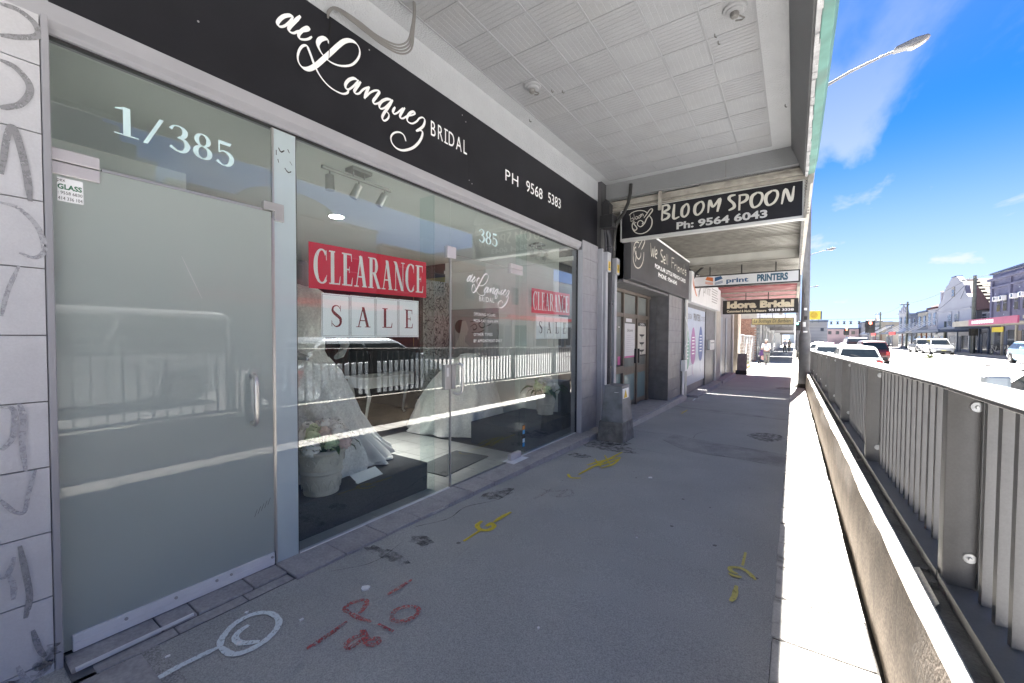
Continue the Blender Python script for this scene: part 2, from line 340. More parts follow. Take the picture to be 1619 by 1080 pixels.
P_RED2=[[(-1.872,3.08),(-1.861,3.237),(-1.868,3.39)],[(-1.951,3.345),(-1.817,3.347),(-1.707,3.477),(-1.64,3.37),(-1.698,3.267),(-1.804,3.248)],[(-1.723,3.219),(-1.733,3.394),(-1.732,3.474)]]
P_YEL3=[[(-0.24,3.123),(-0.24,2.921)],[(-0.299,2.778),(-0.268,2.756),(-0.23,2.772)],[(-0.253,2.792),(-0.288,2.804),(-0.301,2.833),(-0.29,2.859),(-0.244,2.878),(-0.198,2.845),(-0.16,2.781)],[(-0.246,2.651),(-0.244,2.532),(-0.255,2.467)]]
P_YEL4=[[(-1.929,8.985),(-1.777,8.982)],[(-1.84,9.258),(-1.833,8.687)]]
P_WH2=[[(-2.203,11.464),(-1.972,11.498)],[(-2.04,10.917),(-2.074,11.411)]]
GRAF=[[(0.227,2.666),(0.269,2.672),(0.307,2.653),(0.324,2.622),(0.316,2.595),(0.272,2.566),(0.225,2.546)],[(0.223,2.452),(0.26,2.443),(0.293,2.402),(0.295,2.358),(0.272,2.307),(0.243,2.282),(0.22,2.269)],[(0.219,2.015),(0.232,2.142),(0.242,2.196),(0.251,2.207),(0.265,2.154),(0.282,2.043),(0.29,1.93)],[(0.21,1.467),(0.227,1.566),(0.257,1.669)],[(0.214,1.906),(0.261,1.894),(0.309,1.83),(0.325,1.743),(0.299,1.707),(0.258,1.719)],[(0.2,1.113),(0.228,1.107),(0.237,1.067),(0.23,0.993),(0.209,0.954),(0.197,0.95)],[(0.248,1.123),(0.257,1.064),(0.253,0.963),(0.26,0.846)],[(0.194,0.752),(0.225,0.698),(0.253,0.682),(0.266,0.754),(0.286,0.846)],[(0.225,0.513),(0.208,0.451),(0.189,0.442)],[(0.208,0.451),(0.221,0.401),(0.22,0.344)],[(0.226,0.07),(0.238,0.023),(0.258,-0.017)]]
LOGO=[[(-2.171,3.301),(-2.116,3.335),(-2.029,3.347),(-1.942,3.329),(-1.884,3.285)],[(-1.856,3.245),(-1.817,3.173),(-1.825,3.08),(-1.881,3.013),(-1.966,2.986),(-2.053,3.008),(-2.109,3.073),(-2.118,3.152),(-2.085,3.199)],[(-1.94,3.22),(-1.899,3.271),(-1.851,3.333),(-1.818,3.338),(-1.813,3.308),(-1.856,3.254),(-1.898,3.204),(-1.93,3.137),(-1.987,3.094),(-2.035,3.13),(-2.026,3.176),(-1.988,3.19),(-1.949,3.155),(-1.968,3.13)],[(-2.055,3.171),(-2.094,3.158),(-2.064,3.115),(-2.044,3.074),(-2.077,3.049),(-2.097,3.081)]]
BLOOMW=[[(-2.155,3.302),(-2.138,3.193)],[(-2.144,3.233),(-2.111,3.247),(-2.103,3.207),(-2.134,3.198)],[(-2.096,3.312),(-2.083,3.214)],[(-2.072,3.251),(-2.045,3.262),(-2.033,3.233),(-2.056,3.217),(-2.072,3.247)],[(-2.025,3.259),(-2.002,3.266),(-1.994,3.238),(-2.017,3.227),(-2.025,3.255)],[(-1.987,3.237),(-1.993,3.276),(-1.976,3.281),(-1.971,3.246),(-1.968,3.28),(-1.953,3.281),(-1.945,3.246)]]
BLOOM=[[(-1.66,3.353),(-1.671,3.151)],[(-1.682,3.356),(-1.591,3.356),(-1.573,3.301),(-1.644,3.258),(-1.572,3.218),(-1.589,3.166),(-1.675,3.142)],[(-1.494,3.352),(-1.503,3.152),(-1.421,3.158)],[(-1.338,3.324),(-1.383,3.269),(-1.387,3.18),(-1.352,3.147),(-1.307,3.185),(-1.294,3.263),(-1.312,3.32),(-1.343,3.32)],[(-1.145,3.326),(-1.202,3.283),(-1.213,3.196),(-1.179,3.146),(-1.123,3.181),(-1.095,3.256),(-1.112,3.315),(-1.148,3.325)],[(-1.036,3.15),(-1.018,3.321),(-0.973,3.226),(-0.888,3.324),(-0.917,3.148)],[(-0.696,3.339),(-0.757,3.334),(-0.772,3.294),(-0.717,3.225),(-0.713,3.173),(-0.777,3.142)],[(-0.644,3.321),(-0.648,3.12)],[(-0.659,3.324),(-0.57,3.316),(-0.554,3.271),(-0.583,3.235),(-0.639,3.215)],[(-0.439,3.324),(-0.496,3.285),(-0.509,3.205),(-0.479,3.134),(-0.415,3.156),(-0.381,3.231),(-0.389,3.298),(-0.439,3.324)],[(-0.27,3.316),(-0.332,3.271),(-0.341,3.192),(-0.309,3.134),(-0.247,3.159),(-0.211,3.233),(-0.222,3.299),(-0.27,3.316)],[(-0.164,3.12),(-0.127,3.305),(-0.064,3.142),(-0.035,3.326)]]
LOGO2=[[(6.684,2.726),(6.712,2.846),(6.79,2.945),(6.891,2.979),(6.994,2.983)],[(6.693,2.728),(6.71,2.636),(6.806,2.566),(6.943,2.553),(7.082,2.594),(7.205,2.689),(7.256,2.798),(7.26,2.877)],[(6.963,2.896),(7.065,2.985),(7.17,3.066),(7.28,3.087),(7.3,3.057),(7.211,2.968),(7.123,2.897)],[(6.829,2.824),(6.849,2.743),(6.971,2.708),(7.074,2.768),(7.089,2.837)],[(6.826,2.888),(6.745,2.841),(6.797,2.777),(6.833,2.729),(6.803,2.64)]]
WESELL=[[(7.663,3.109),(7.744,2.882),(7.821,3.032),(7.87,2.891),(7.946,3.102)],[(7.954,2.946),(8.097,2.995),(8.059,3.049),(7.981,3.011),(7.977,2.914),(8.089,2.895)],[(8.498,3.113),(8.402,3.109),(8.358,3.038),(8.521,2.963),(8.486,2.894),(8.366,2.889)],[(8.556,2.943),(8.705,2.966),(8.651,3.023),(8.579,2.985),(8.594,2.897),(8.71,2.889)],[(8.785,3.097),(8.797,2.888)],[(8.889,3.101),(8.891,2.882)],[(9.232,3.089),(9.218,2.868)],[(9.204,3.087),(9.42,3.105)],[(9.221,2.992),(9.392,3.003)],[(9.468,2.987),(9.458,2.88)],[(9.47,2.959),(9.605,2.995)],[(9.677,3.003),(9.666,2.887)],[(9.877,2.974),(9.772,2.952),(9.764,2.886),(9.87,2.897),(9.896,2.976),(9.896,2.881)],[(10.005,2.969),(9.999,2.873)],[(10.007,2.947),(10.122,2.978),(10.143,2.877)],[(10.358,2.98),(10.244,2.957),(10.235,2.888),(10.364,2.897)],[(10.369,3.118),(10.371,2.891)],[(10.602,2.997),(10.496,2.991),(10.485,2.951),(10.592,2.942),(10.574,2.885),(10.469,2.885)]]
# ------------------------------------------------------------ palette
M('asphalt', (.385, .386, .378), .9, var=.07, vs=1.7, fine=.26, fs=170, bump=.45, bs=230, dirt=0)
M('patch_asphalt', (.335, .33, .325), .9, var=.2, vs=4, fine=.4, fs=150, bump=.6, bs=190)
M('road', (.36, .36, .355), .9, var=.12, vs=.8, fine=.25, fs=90, bump=.3, bs=150)
M('paver', (.54, .525, .50), .85, var=.08, vs=6, fine=.12, fs=140, bump=.25, bs=150, dirt=.8, ds=11, dcol=(.09, .085, .08))
M('joint_dark', (.014, .013, .012), .95, var=.2)
M('gutter', (.035, .033, .03), .95, var=.3, vs=12, bump=.5, bs=60)
M('concrete_wall', (.22, .182, .148), .9, var=.22, vs=6, fine=.3, fs=75, bump=.35, bs=70, dirt=.4, ds=4, dcol=(.12, .105, .09))
M('coping', (.52, .50, .46), .9, var=.1, vs=8, fine=.15, fs=90, bump=.3, bs=80)
M('ledge', (.17, .165, .16), .95, var=.25, vs=7, fine=.2, bump=.5, bs=60, dirt=.4, ds=5)
M('rail_paint', (.155, .153, .155), .5, var=.10, vs=9, fine=.06, dirt=.32, ds=9, dcol=(.12, .115, .11))
M('zinc', (.55, .56, .57), .4, metal=.85, var=.08)
M('steel', (.62, .61, .59), .30, metal=.75, var=.05)
M('dull_steel', (.46, .45, .44), .45, metal=.45, var=.08)
M('alum', (.78, .78, .80), .40, metal=.15, var=.06, vs=8)
M('lt_patch', (.62, .59, .60), .35, metal=.35, var=.04)
M('wall_tile', (.55, .55, .575), .5, var=.06, vs=5, fine=.04, bump=.06, bs=60, dirt=.16, ds=3.5, dcol=(.33, .33, .34))
M('grout', (.14, .14, .15), .9, var=.2)
M('pillar_tile', (.32, .32, .35), .35, var=.09, vs=9, bump=.05, dirt=.15, ds=8, dcol=(.25, .25, .27))
M('step_tile', (.38, .365, .37), .75, var=.12, vs=14, fine=.14, fs=60, bump=.3, bs=80, dirt=.45, ds=7, dcol=(.16, .15, .155))
M('sign_black', (.016, .016, .020), .3, var=.2, vs=3, spec=.35)
M('frame_grey', (.33, .33, .355), .45, var=.06, vs=4, dirt=.15, ds=3, dcol=(.30, .27, .24))
M('white_vinyl', (.85, .85, .85), .5, var=0)
M('etched', (.60, .78, .80), .55, var=.03)
M('stipple', (.39, .40, .42), .8, var=.04, vs=5, bump=.9, bs=75)
M('soffit', (.285, .29, .305), .8, var=.05, vs=4, fine=.05, bump=.3, bs=90, dirt=.25, ds=1.6, dcol=(.28, .27, .25))
M('soffit_dark', (.22, .225, .235), .85, var=.05, bump=.7, bs=90)
M('copper_green', (.085, .19, .165), .8, var=.3, vs=5, dirt=.6, ds=3, dcol=(.10, .13, .12))
M('render_rough', (.36, .36, .37), .9, var=.2, vs=8, bump=1, bs=40)
M('timber_old', (.36, .34, .30), .85, var=.2, vs=9, bump=.4, bs=40, dirt=.4, ds=4, dcol=(.12, .10, .09))
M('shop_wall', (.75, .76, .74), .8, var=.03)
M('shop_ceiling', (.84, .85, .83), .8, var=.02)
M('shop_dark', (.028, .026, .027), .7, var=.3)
M('carpet', (.052, .045, .046), .95, var=.3, vs=4, fine=.3, fs=110, bump=.4, bs=160)
M('plinth', (.06, .062, .068), .95, var=.15, fine=.3, fs=130, bump=.5, bs=170)
M('floor_tile', (.38, .375, .365), .4, var=.1, vs=5, dirt=.2, ds=4, dcol=(.28, .27, .26))
M('mat_grey', (.10, .102, .105), .95, var=.15, fine=.3, fs=150, bump=.6, bs=150)
M('frosted', (.52, .57, .55), .6, var=.03, vs=2, spec=.3, coat=1)
M('frosted_pale', (.60, .69, .72), .6, var=.04, vs=3, spec=.3, coat=1)
M('gown', (.80, .79, .765), .75, var=.07, vs=26, fine=.12, fs=60, bump=.6, bs=48, spec=.25)
M('tulle', (.80, .79, .77), .75, var=.05, vs=12, bump=.15, bs=50, spec=.25)
M('mannequin', (.30, .29, .29), .5, var=.05)
M('urn', (.60, .57, .50), .8, var=.10, vs=12, fine=.08, bump=.3, bs=60, dirt=.3, ds=11, dcol=(.40, .37, .31))
M('petal_white', (.80, .78, .76), .7, var=.08, vs=30)
M('petal_pink', (.74, .55, .52), .7, var=.12, vs=30)
M('petal_green', (.50, .62, .38), .7, var=.15, vs=30)
M('leaf', (.045, .095, .04), .55, var=.35, vs=25)
M('red_banner', (.62, .018, .05), .4, var=.03)
M('card_white', (.90, .91, .92), .45, var=.01)
M('letter_red', (.20, .012, .02), .5, var=0)
M('letter_dark', (.06, .035, .04), .5, var=0)
M('ink', (.03, .03, .03), .6, var=0)
M('white_gloss', (.78, .78, .76), .25, var=.03)
M('lamp_on', (1, .95, .86), emit=14., var=0)
M('black_plastic', (.022, .022, .024), .45, var=.15)
M('black_rubber', (.018, .018, .018), .75, var=.2)
M('conduit_grey', (.42, .43, .47), .5, var=.06, dirt=.15, ds=6)
M('dark_pipe', (.05, .05, .06), .4, var=.15)
M('warn_yellow', (.75, .50, .03), .5, var=.02)
M('cable_grey', (.16, .155, .15), .6, var=.15)
glass_mat('glass', (.94, .97, .96), 2.5)
glass_mat('glass_clear', (.96, .97, .97), 1.2)
glass_mat('glass_green', (.92, .97, .96), 1.6)
worn_mat('paint_white', (.74, .80, .82), .26, .46, 70)
worn_mat('paint_yellow', (.68, .54, .05), .22, .44, 70)
worn_mat('paint_dull_yellow', (.60, .53, .16), .24, .46, 70)
worn_mat('paint_red', (.48, .085, .08), .40, .60, 80)
worn_mat('paint_faint_red', (.33, .13, .125), .50, .72, 80)
worn_mat('marker_grey', (.27, .27, .285), .28, .52, 60)
worn_mat('marker_faint', (.42, .42, .45), .30, .56, 60)
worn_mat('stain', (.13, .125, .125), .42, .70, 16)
worn_mat('scuff', (.40, .40, .40), .52, .70, 60)
M('gum_dark', (.16, .155, .15), .8, var=.1); M('gum_pale', (.42, .41, .40), .8, var=.1)
worn_mat('smear', (.72, .76, .75), .50, .80, 25)

def add_translucent(name, col, f):
    t = MATS[name].node_tree; L = t.links.new; o = t.nodes['Material Output']; p = t.nodes['Principled BSDF']
    tr = t.nodes.new('ShaderNodeBsdfTranslucent'); tr.inputs[0].default_value = (*col, 1); mx = t.nodes.new('ShaderNodeMixShader'); mx.inputs[0].default_value = f
    L(p.outputs[0], mx.inputs[1]); L(tr.outputs[0], mx.inputs[2]); L(mx.outputs[0], o.inputs[0])
add_translucent('frosted', (.86, .92, .90), .45); add_translucent('frosted_pale', (.80, .88, .90), .3)
# ------------------------------------------------------------ the setting
def strip(name, mat, x0, x1, ys, zf, nx=1, parent=None):
    mb = MB(); n = nx+1; vs = []; fs = []
    for y in ys:
        for i in range(n):
            x = x0+(x1-x0)*i/nx; vs.append((x, y, zf(x, y)))
    for j in range(len(ys)-1):
        for i in range(nx): fs.append((j*n+i, j*n+i+1, (j+1)*n+i+1, (j+1)*n+i))
    mb.add(vs, fs); return mb.build(name, mat, parent, smooth='all')
far = [-60, -20, -6, 0, 2]+[4+3*i for i in range(9)]+[34, 45, 60, 90, 150, 260, 600]
struct(strip('ground', M('earth', (.22, .21, .19), .95, var=.2, vs=.2), -160, 220, far, lambda x, y: (zr(x, y) if x > 1 else g(y))-.13, 40))
foot = struct(strip('footpath', 'asphalt', -2.62, -.06, [-40+8*i for i in range(5)]+[-6+.5*i for i in range(250)], lambda x, y: g(y), 4))
struct(strip('joint_sand', 'joint_dark', -.055, .318, [-4+.5*i for i in range(56)], lambda x, y: g(y)-.003))
struct(strip('gutter_bed', 'gutter', -.08, .40, [-40+2*i for i in range(80)], lambda x, y: g(y)-.035))
road = struct(strip('road', 'road', .55, 15.5, [-40, -20, -8, 0]+[3*i for i in range(1, 15)]+[46, 52, 60, 75, 100, 150, 260], zr, 14))
for x in (4.15, 7.45, 12.4):
    for k in range(14):
        y = -4+9*k
        struct(strip('lane_marking', 'white_vinyl', x, x+.12, [y, y+3], lambda a, b: zr(a, b)+.006, 1, road))
kerb = MB()
for k in range(40):
    y = -10+4*k; kerb.sbox(15.5, y, -.05, 15.75, y+4, .13, lambda v: zr(15.5, v))
struct(kerb.build('kerb', 'coping', None))
struct(strip('far_footpath', 'coping', 15.75, 18.2, [-20+5*i for i in range(45)], lambda x, y: zr(15.5, y)+.13))
rng_ = random.Random(3)
pv_me = None
pavers = struct(bpy.data.objects.new('paver_strip', None)); COL.objects.link(pavers); BASE['paver_strip'] = Vector()
for k in range(62):
    y = .37+.383*k; a, b = g(y+.004), g(y+.379)
    if pv_me is None:
        o = MB().box(-.062, .007, -.03, .322, .376, 0).build('paver', 'paver', pavers, bev=.004, seg=1); pv_me = o
    else: o = link_copy(pv_me, pavers)
    o.location = (rng_.uniform(-.004, .006), y, a+.004+rng_.uniform(-.002, .002)); o.rotation_euler = (math.atan2(b-a, .375), 0, rng_.uniform(-.006, .006))
struct(strip('paver_run', 'paver', -.06, .325, [-40, -20, 0, .36], lambda x, y: g(y)+.003))
struct(strip('paver_run', 'paver', -.06, .325, [24.2+2*i for i in range(30)], lambda x, y: g(y)+.003))
# trench patches, stains, cover plates and the surveyors' paint on the pavement
def gpatch(name, mat, pts, d=.004, label=None):
    o = MB().quad(*[(x, y, g(y)+d) for x, y in pts]).build(name, mat, foot)
    if label: o['label'] = label
    return o
gpatch('trench_patch', 'patch_asphalt', [(-1.55, 6.15), (-1.1, 5.72), (-.55, 5.70), (-.06, 5.62), (-.06, 6.24), (-.5, 6.34), (-1.05, 6.42), (-1.5, 6.62)])
gpatch('trench_patch', 'patch_asphalt', [(-2.3, 9.55), (-.06, 9.2), (-.06, 9.42), (-2.3, 9.75)])
gpatch('trench_patch', 'patch_asphalt', [(-2.3, 14.6), (-.06, 14.2), (-.06, 14.35), (-2.3, 14.75)])
for x, y, a, b in ((-2.15, 1.72, .22, .06), (-2.1, 1.98, .10, .07), (-2.15, 4.62, .16, .10), (-2.05, 5.25, .45, .22), (-.35, 7.3, .28, .35), (-.2, 16.2, .3, .5), (-2.2, 3.0, .1, .2)):
    gpatch('stain', 'stain', [(x+a*math.cos(t)*random.uniform(.7, 1.2), y+b*math.sin(t)*random.uniform(.7, 1.2)) for t in [i*math.pi/7 for i in range(14)]], .003)
for x, y, s_ in ((-1.96, 1.42, .022), (-2.08, .83, .012), (-2.0, 1.08, .009), (-1.0, 1.7, .008), (-2.2, .52, .012), (-2.25, .62, .01), (-2.3, .47, .009), (-1.2, 4.3, .02), (-2.28, .95, .01), (-.3, 1.6, .006), (-.9, 2.9, .008)):
    MB().prism([(x+s_*random.uniform(.6, 1.3)*math.cos(t), y+s_*random.uniform(.6, 1.5)*math.sin(t), g(y)+.001) for t in [i*math.pi/3 for i in range(6)]], (0, 0, .006)).build('litter_scrap', 'white_vinyl', foot)
struct(MB().box(-2.36, .30, -.03, -2.02, .56, -.006).build('pit_lid', 'step_tile', foot, bev=.012))
gpatch('pit_frame', 'patch_asphalt', [(-2.40, .22), (-1.98, .22), (-1.98, .62), (-2.40, .62)], .004)
gpatch('cover_plate', 'step_tile', [(-2.28, 10.6), (-1.75, 10.5), (-1.75, 10.95), (-2.28, 11.05)], .005)
def crack(pts, w=.006, mat='crack_dark'):
    strokes('crack', ('g', 0), [pts], mat, foot, w, d0=.0025, wob=.5)
worn_mat('crack_dark', (.05, .048, .046), .30, .55, 30)
crack([(-2.3, 2.1), (-2.2, 2.35), (-2.24, 2.6), (-2.12, 2.9), (-2.16, 3.2)]); crack([(-2.28, 1.4), (-2.15, 1.62), (-2.2, 1.9)], .004); crack([(-1.5, 6.62), (-1.9, 6.5), (-2.25, 6.58)], .008); crack([(-.06, 6.25), (-.5, 6.35), (-1.05, 6.43), (-1.5, 6.63)], .009); crack([(-.06, 5.61), (-.55, 5.69), (-1.1, 5.71), (-1.55, 6.14)], .009)
crack([(-1.2, 6.45), (-1.22, 6.9), (-1.1, 7.3)], .005); crack([(-2.25, 9.4), (-1.4, 9.3), (-.6, 9.28), (-.06, 9.2)], .01); crack([(-2.25, 12.9), (-1.2, 12.6), (-.06, 12.5)], .012); crack([(-2.0, 5.2), (-1.7, 5.4), (-1.3, 5.35)], .005)
rg = random.Random(21)
for k in range(34):
    x, y, s_ = rg.uniform(-2.2, -.15), rg.uniform(1.3, 9), rg.uniform(.006, .017)
    MB().quad(*[(x+s_*math.cos(i*math.pi/4)*rg.uniform(.8, 1.2), y+s_*math.sin(i*math.pi/4)*rg.uniform(.8, 1.2), g(y)+.003) for i in range(8)]).build('gum_spot', 'gum_dark' if k % 4 else 'gum_pale', foot)
def paint(data, mat, w, label, d=.005, wob=.12):
    dd = data
    strokes('paint_mark', ('g', 0), dd, mat, foot, w, d0=d, wob=wob, label=label)
paint(P_WHITE, 'paint_white', .030, 'white painted loop with a crescent inside and a straight tail')
paint(P_RED, 'paint_red', .026, 'red painted letter P, figures and dashes')
paint(P_YEL, 'paint_yellow', .036, 'yellow painted G between two dashes')
paint(P_YEL2, 'paint_yellow', .032, 'yellow painted hook and cross hatching')
paint(P_RED2, 'paint_faint_red', .03, 'faint worn red painted figure')
paint(P_YEL3, 'paint_dull_yellow', .027, 'pale yellow painted loop between two dashes by the pavers')
paint(P_YEL4, 'paint_yellow', .04, 'small yellow painted cross')
paint(P_WH2, 'paint_white', .05, 'white painted tick beside a cover plate')

# ------------------------------------------------------------ tiled wall at the edge of the shopfront, marked with graffiti
t = thing('tiled_wall', 'pale grey stone tiled wall with dark graffiti scrawls beside frosted door', 'wall', (-2.6, -.2, -.02))
bx('wall_core', 'grout', t, -3.2, -40, -.05, -2.563, .335, 3.6)
tile = None
for j in range(-1, 13):
    for i in range(3):
        y1 = .325-.62*i
        a = -.245+.273*j
        o = MB().box(-2.563, y1-.617, a+.0025, -2.55, y1, a+.2705).build('tile', 'wall_tile', t) if tile is None else link_copy(tile, t)
        if tile is None: tile = o; t0 = (y1, a)
        else: o.location = (random.uniform(-.001, .001), y1-t0[0], a-t0[1])
bx('edge_trim', 'frame_grey', t, -2.60, .3285, -.05, -2.546, .352, 2.78, .004)
strokes('graffiti', ('x', -2.55), GRAF[:3], 'marker_grey', t, .018, .022, 1.4, d0=.003)
strokes('graffiti', ('x', -2.55), GRAF[3:], 'marker_faint', t, .012, .018, 1.4, d0=.003)
strokes('graffiti', ('x', -2.55), [[(.24, .55), (.255, .42), (.262, .33), (.25, .25)], [(.268, .19), (.285, .1), (.30, .06)]], 'marker_grey', t, .012, .02, 1.4, d0=.003)

strokes('grime', ('x', -2.55), [[(.10, -.03), (.18, .0), (.26, -.02), (.32, .03)], [(.27, .02), (.31, .06), (.325, .10)], [(.0, -.04), (.12, -.06), (.22, -.05), (.32, -.05)]], 'stain', t, .05, d0=.004, wob=.5)
# ------------------------------------------------------------ bridal shop: building, panes, doors, step
shop = thing('bridal_shop', 'glass fronted bridal shop with grey head frame, glass doors and tiled step', 'shop', (-2.6, 2.9, 0))
bx('upper_wall', 'stipple', shop, -9.5, -40, 4.05, -2.56, 6.4, 9.0)
bx('cornice_band', 'stipple', shop, -2.66, -4, 3.487, -2.553, 6.25, 3.80)
bx('lintel', 'shop_ceiling', shop, -2.75, -4, 2.80, -2.64, 6.05, 3.487)
o = MB().prism([(-2.66, -3, 2.645), (-2.575, -3, 2.645), (-2.575, -3, 2.668), (-2.548, -3, 2.69), (-2.535, -3, 2.752), (-2.66, -3, 2.752)], (0, 9.03, 0)).build('head_frame', 'frame_grey', shop, bev=.003)
MB().box(-2.618, .352, 2.636, -2.592, 5.44, 2.645).build('glazing_channel', 'black_plastic', shop)
# interior
bx('floor', 'carpet', shop, -9.4, -1, -.10, -2.64, 5.6, -.014)
bx('ceiling', 'shop_ceiling', shop, -9.4, .33, 2.70, -2.64, 5.6, 2.79)
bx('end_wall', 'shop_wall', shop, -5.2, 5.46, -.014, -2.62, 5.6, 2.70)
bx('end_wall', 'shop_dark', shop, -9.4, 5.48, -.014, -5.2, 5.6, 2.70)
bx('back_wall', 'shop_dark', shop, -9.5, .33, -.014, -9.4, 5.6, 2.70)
bx('partition', 'shop_wall', shop, -6.0, 1.30, -.014, -2.75, 1.375, 2.15)  # stopped below the ceiling to let light over into the stair room
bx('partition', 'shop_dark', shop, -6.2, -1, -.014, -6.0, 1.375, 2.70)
bx('stair_wall', 'shop_ceiling', shop, -6.0, .28, -.014, -2.64, .33, 2.70)
bx('stair_wall', 'shop_ceiling', shop, -4.2, .33, -.014, -4.1, 1.30, 2.70)
bx('picture_rail', 'white_gloss', shop, -5.2, 5.43, 2.50, -2.66, 5.46, 2.56)
ft = None
for i in range(5):
    for j in range(4):
        x, y = -3.03-.41*i, 2.62+.36*j
        if ft is None: ft = MB().box(x, y, -.014, x+.404, y+.354, 0).build('floor_tile', 'floor_tile', shop, bev=.002, seg=1); f0 = (x, y)
        else: link_copy(ft, shop, Vector(ft.location)+Vector((x-f0[0], y-f0[1], 0)))
ft2 = None
for j in range(13):
    y = 1.40+.311*j
    if ft2 is None: ft2 = MB().box(-2.745, y, -.014, -2.622, y+.307, 0.002).build('floor_tile', 'floor_tile', shop, bev=.002, seg=1); f0 = y
    else: link_copy(ft2, shop, Vector(ft2.location)+Vector((0, y-f0, 0)))
# step of grey tiles, its outer course stepping down with the pavement
bx('step_base', 'grout', shop, -2.64, .352, -.3, -2.375, 6.03, -.016)
st = None; ys = [1.243]+[1.243+.318*k for k in range(1, 16)]
for k in range(15):
    y = 1.246+.318*k; d = random.uniform(-.003, .003)
    if st is None: st = MB().box(-2.60, y, -.015, -2.352, y+.313, .001).build('step_tile', 'step_tile', shop, bev=.006); s0 = y
    else:
        o = link_copy(st, shop, Vector(st.location)+Vector((d, y-s0, random.uniform(-.002, .002))))
    h = g(y+.16)
    MB().box(-2.372, y+.002, h-.03, -2.354+random.uniform(0, .006), y+.312, -.017).build('step_riser', 'step_tile', shop, bev=.004)
for y0, y1 in ((.36, .66), (.663, .80), (.803, 1.06), (1.063, 1.243)):
    bx('step_tile', 'step_tile', shop, -2.60, y0, -.016, -2.452, y1-.003, -.001, .005)
for y0, y1 in ((.42, .70), (.703, 1.0), (1.003, 1.242)):
    bx('step_tile', 'step_tile', shop, -2.449, y0, -.05, -2.375, y1-.003, -.012, .005)
MB().prism([(-2.448, .37, .0), (-2.43, .37, .0), (-2.445, .78, .0), (-2.455, .78, .0)], (0, 0, .012)).build('loose_trim', 'alum', shop)
MB().prism([(-2.365, 2.3, -.02), (-2.345, 2.34, -.02), (-2.352, 2.5, -.02), (-2.37, 2.55, -.02)], (0, 0, .018)).build('broken_edge', 'coping', shop)
# fixed panes
def pane(name, y0, y1, z0, z1, mat='glass', x=-2.605, parent=shop): return bx(name, mat, parent, x-.005, y0, z0, x+.005, y1, z1)
pane('transom_pane', .356, 1.252, 2.148, 2.636)
bx('frosted_strip', 'frosted_pale', shop, -2.612, 1.258, .0, -2.598, 1.388, 2.636)
bx('strip_trim', 'steel', shop, -2.616, 1.2475, .0, -2.596, 1.2575, 2.636)
bx('strip_trim', 'black_plastic', shop, -2.614, 1.3885, .0, -2.598, 1.393, 2.636)
strokes('tape_residue', ('x', -2.598), [[(1.285, 2.53), (1.30, 2.51), (1.32, 2.525)], [(1.34, 2.54), (1.35, 2.52)], [(1.28, 2.46), (1.285, 2.44)], [(1.32, 2.42), (1.34, 2.40), (1.36, 2.41)], [(1.35, 2.47), (1.365, 2.45)], [(1.27, 2.51), (1.27, 2.48)]], 'ink', shop, .006, .012, 0, d0=.001, wob=.4)
pane('window_pane', 1.394, 2.598, .006, 2.636)
pane('window_pane', 2.602, 2.792, .006, 2.636)
pane('window_pane', 3.955, 5.435, .006, 2.636)
pane('transom_pane', 2.80, 3.948, 2.148, 2.636)
bx('glass_fin', 'glass_green', shop, -2.78, 2.594, .006, -2.612, 2.606, 2.62)
bx('glass_fin', 'glass_green', shop, -2.76, 4.100, .006, -2.612, 4.112, 2.60)
bx('sill_channel', 'alum', shop, -2.622, 1.394, .0, -2.590, 2.79, .006)
bx('sill_channel', 'alum', shop, -2.622, 3.98, .0, -2.590, 5.44, .006)
bx('jamb', 'black_plastic', shop, -2.62, 5.437, .0, -2.592, 5.452, 2.64)
# frosted door
dr = bx('door', 'frosted', shop, -2.611, .357, .012, -2.599, 1.240, 2.132, .002); dr['label'] = 'frosted glass door with a tubular handle'
bx('bottom_rail', 'alum', dr, -2.625, .385, .004, -2.585, 1.236, .077, .003)
bx('kick_bar', 'alum', dr, -2.588, .385, .040, -2.582, 1.236, .043)
for y in (.56, .75, .93, 1.0, 1.22): MB().cyl((-2.585, y, .056), (-2.579, y, .056), .007, n=10).build('screw', 'dull_steel', dr)
MB().tube([(-2.59, 1.12, 1.16), (-2.56, 1.12, 1.165), (-2.54, 1.12, 1.15), (-2.535, 1.12, 1.12), (-2.535, 1.12, .93), (-2.54, 1.12, .90), (-2.56, 1.12, .885), (-2.59, 1.12, .89)], .0135, 12).build('handle', 'steel', dr, smooth=True)
bx('hinge_patch', 'lt_patch', dr, -2.622, .356, 2.076, -2.588, .503, 2.128, .003)
bx('hinge_patch', 'lt_patch', dr, -2.622, .356, 2.134, -2.588, .503, 2.186, .003)
MB().prism([(-2.622, 1.195, 2.19), (-2.622, 1.31, 2.19), (-2.622, 1.31, 2.085), (-2.622, 1.255, 2.085), (-2.622, 1.255, 2.14), (-2.622, 1.195, 2.14)], (.036, 0, 0)).build('corner_patch', 'dull_steel', dr, bev=.003)
bx('edge_strip', 'steel', dr, -2.614, 1.2405, .08, -2.596, 1.2455, 2.10)
bx('edge_strip', 'steel', dr, -2.614, .51, 2.1325, -2.596, 1.19, 2.143)
stk = bx('sticker', 'card_white', dr, -2.5985, .372, 1.967, -2.5978, .450, 2.066)
text('lettering', 'pex', ('x', -2.5978), .372, .396, 2.045, 2.060, 'ink', stk, d=.0006)
text('lettering', 'GLASS', ('x', -2.5978), .373, .446, 2.018, 2.040, M('glass_green_ink', (.02, .16, .07), .6, var=0), stk, bold=.03, d=.0006)
text('lettering', ': 9558 6830', ('x', -2.5978), .374, .447, 1.997, 2.010, 'ink', stk, d=.0006)
text('lettering', '414 336 104', ('x', -2.5978), .374, .447, 1.973, 1.987, 'ink', stk, d=.0006)
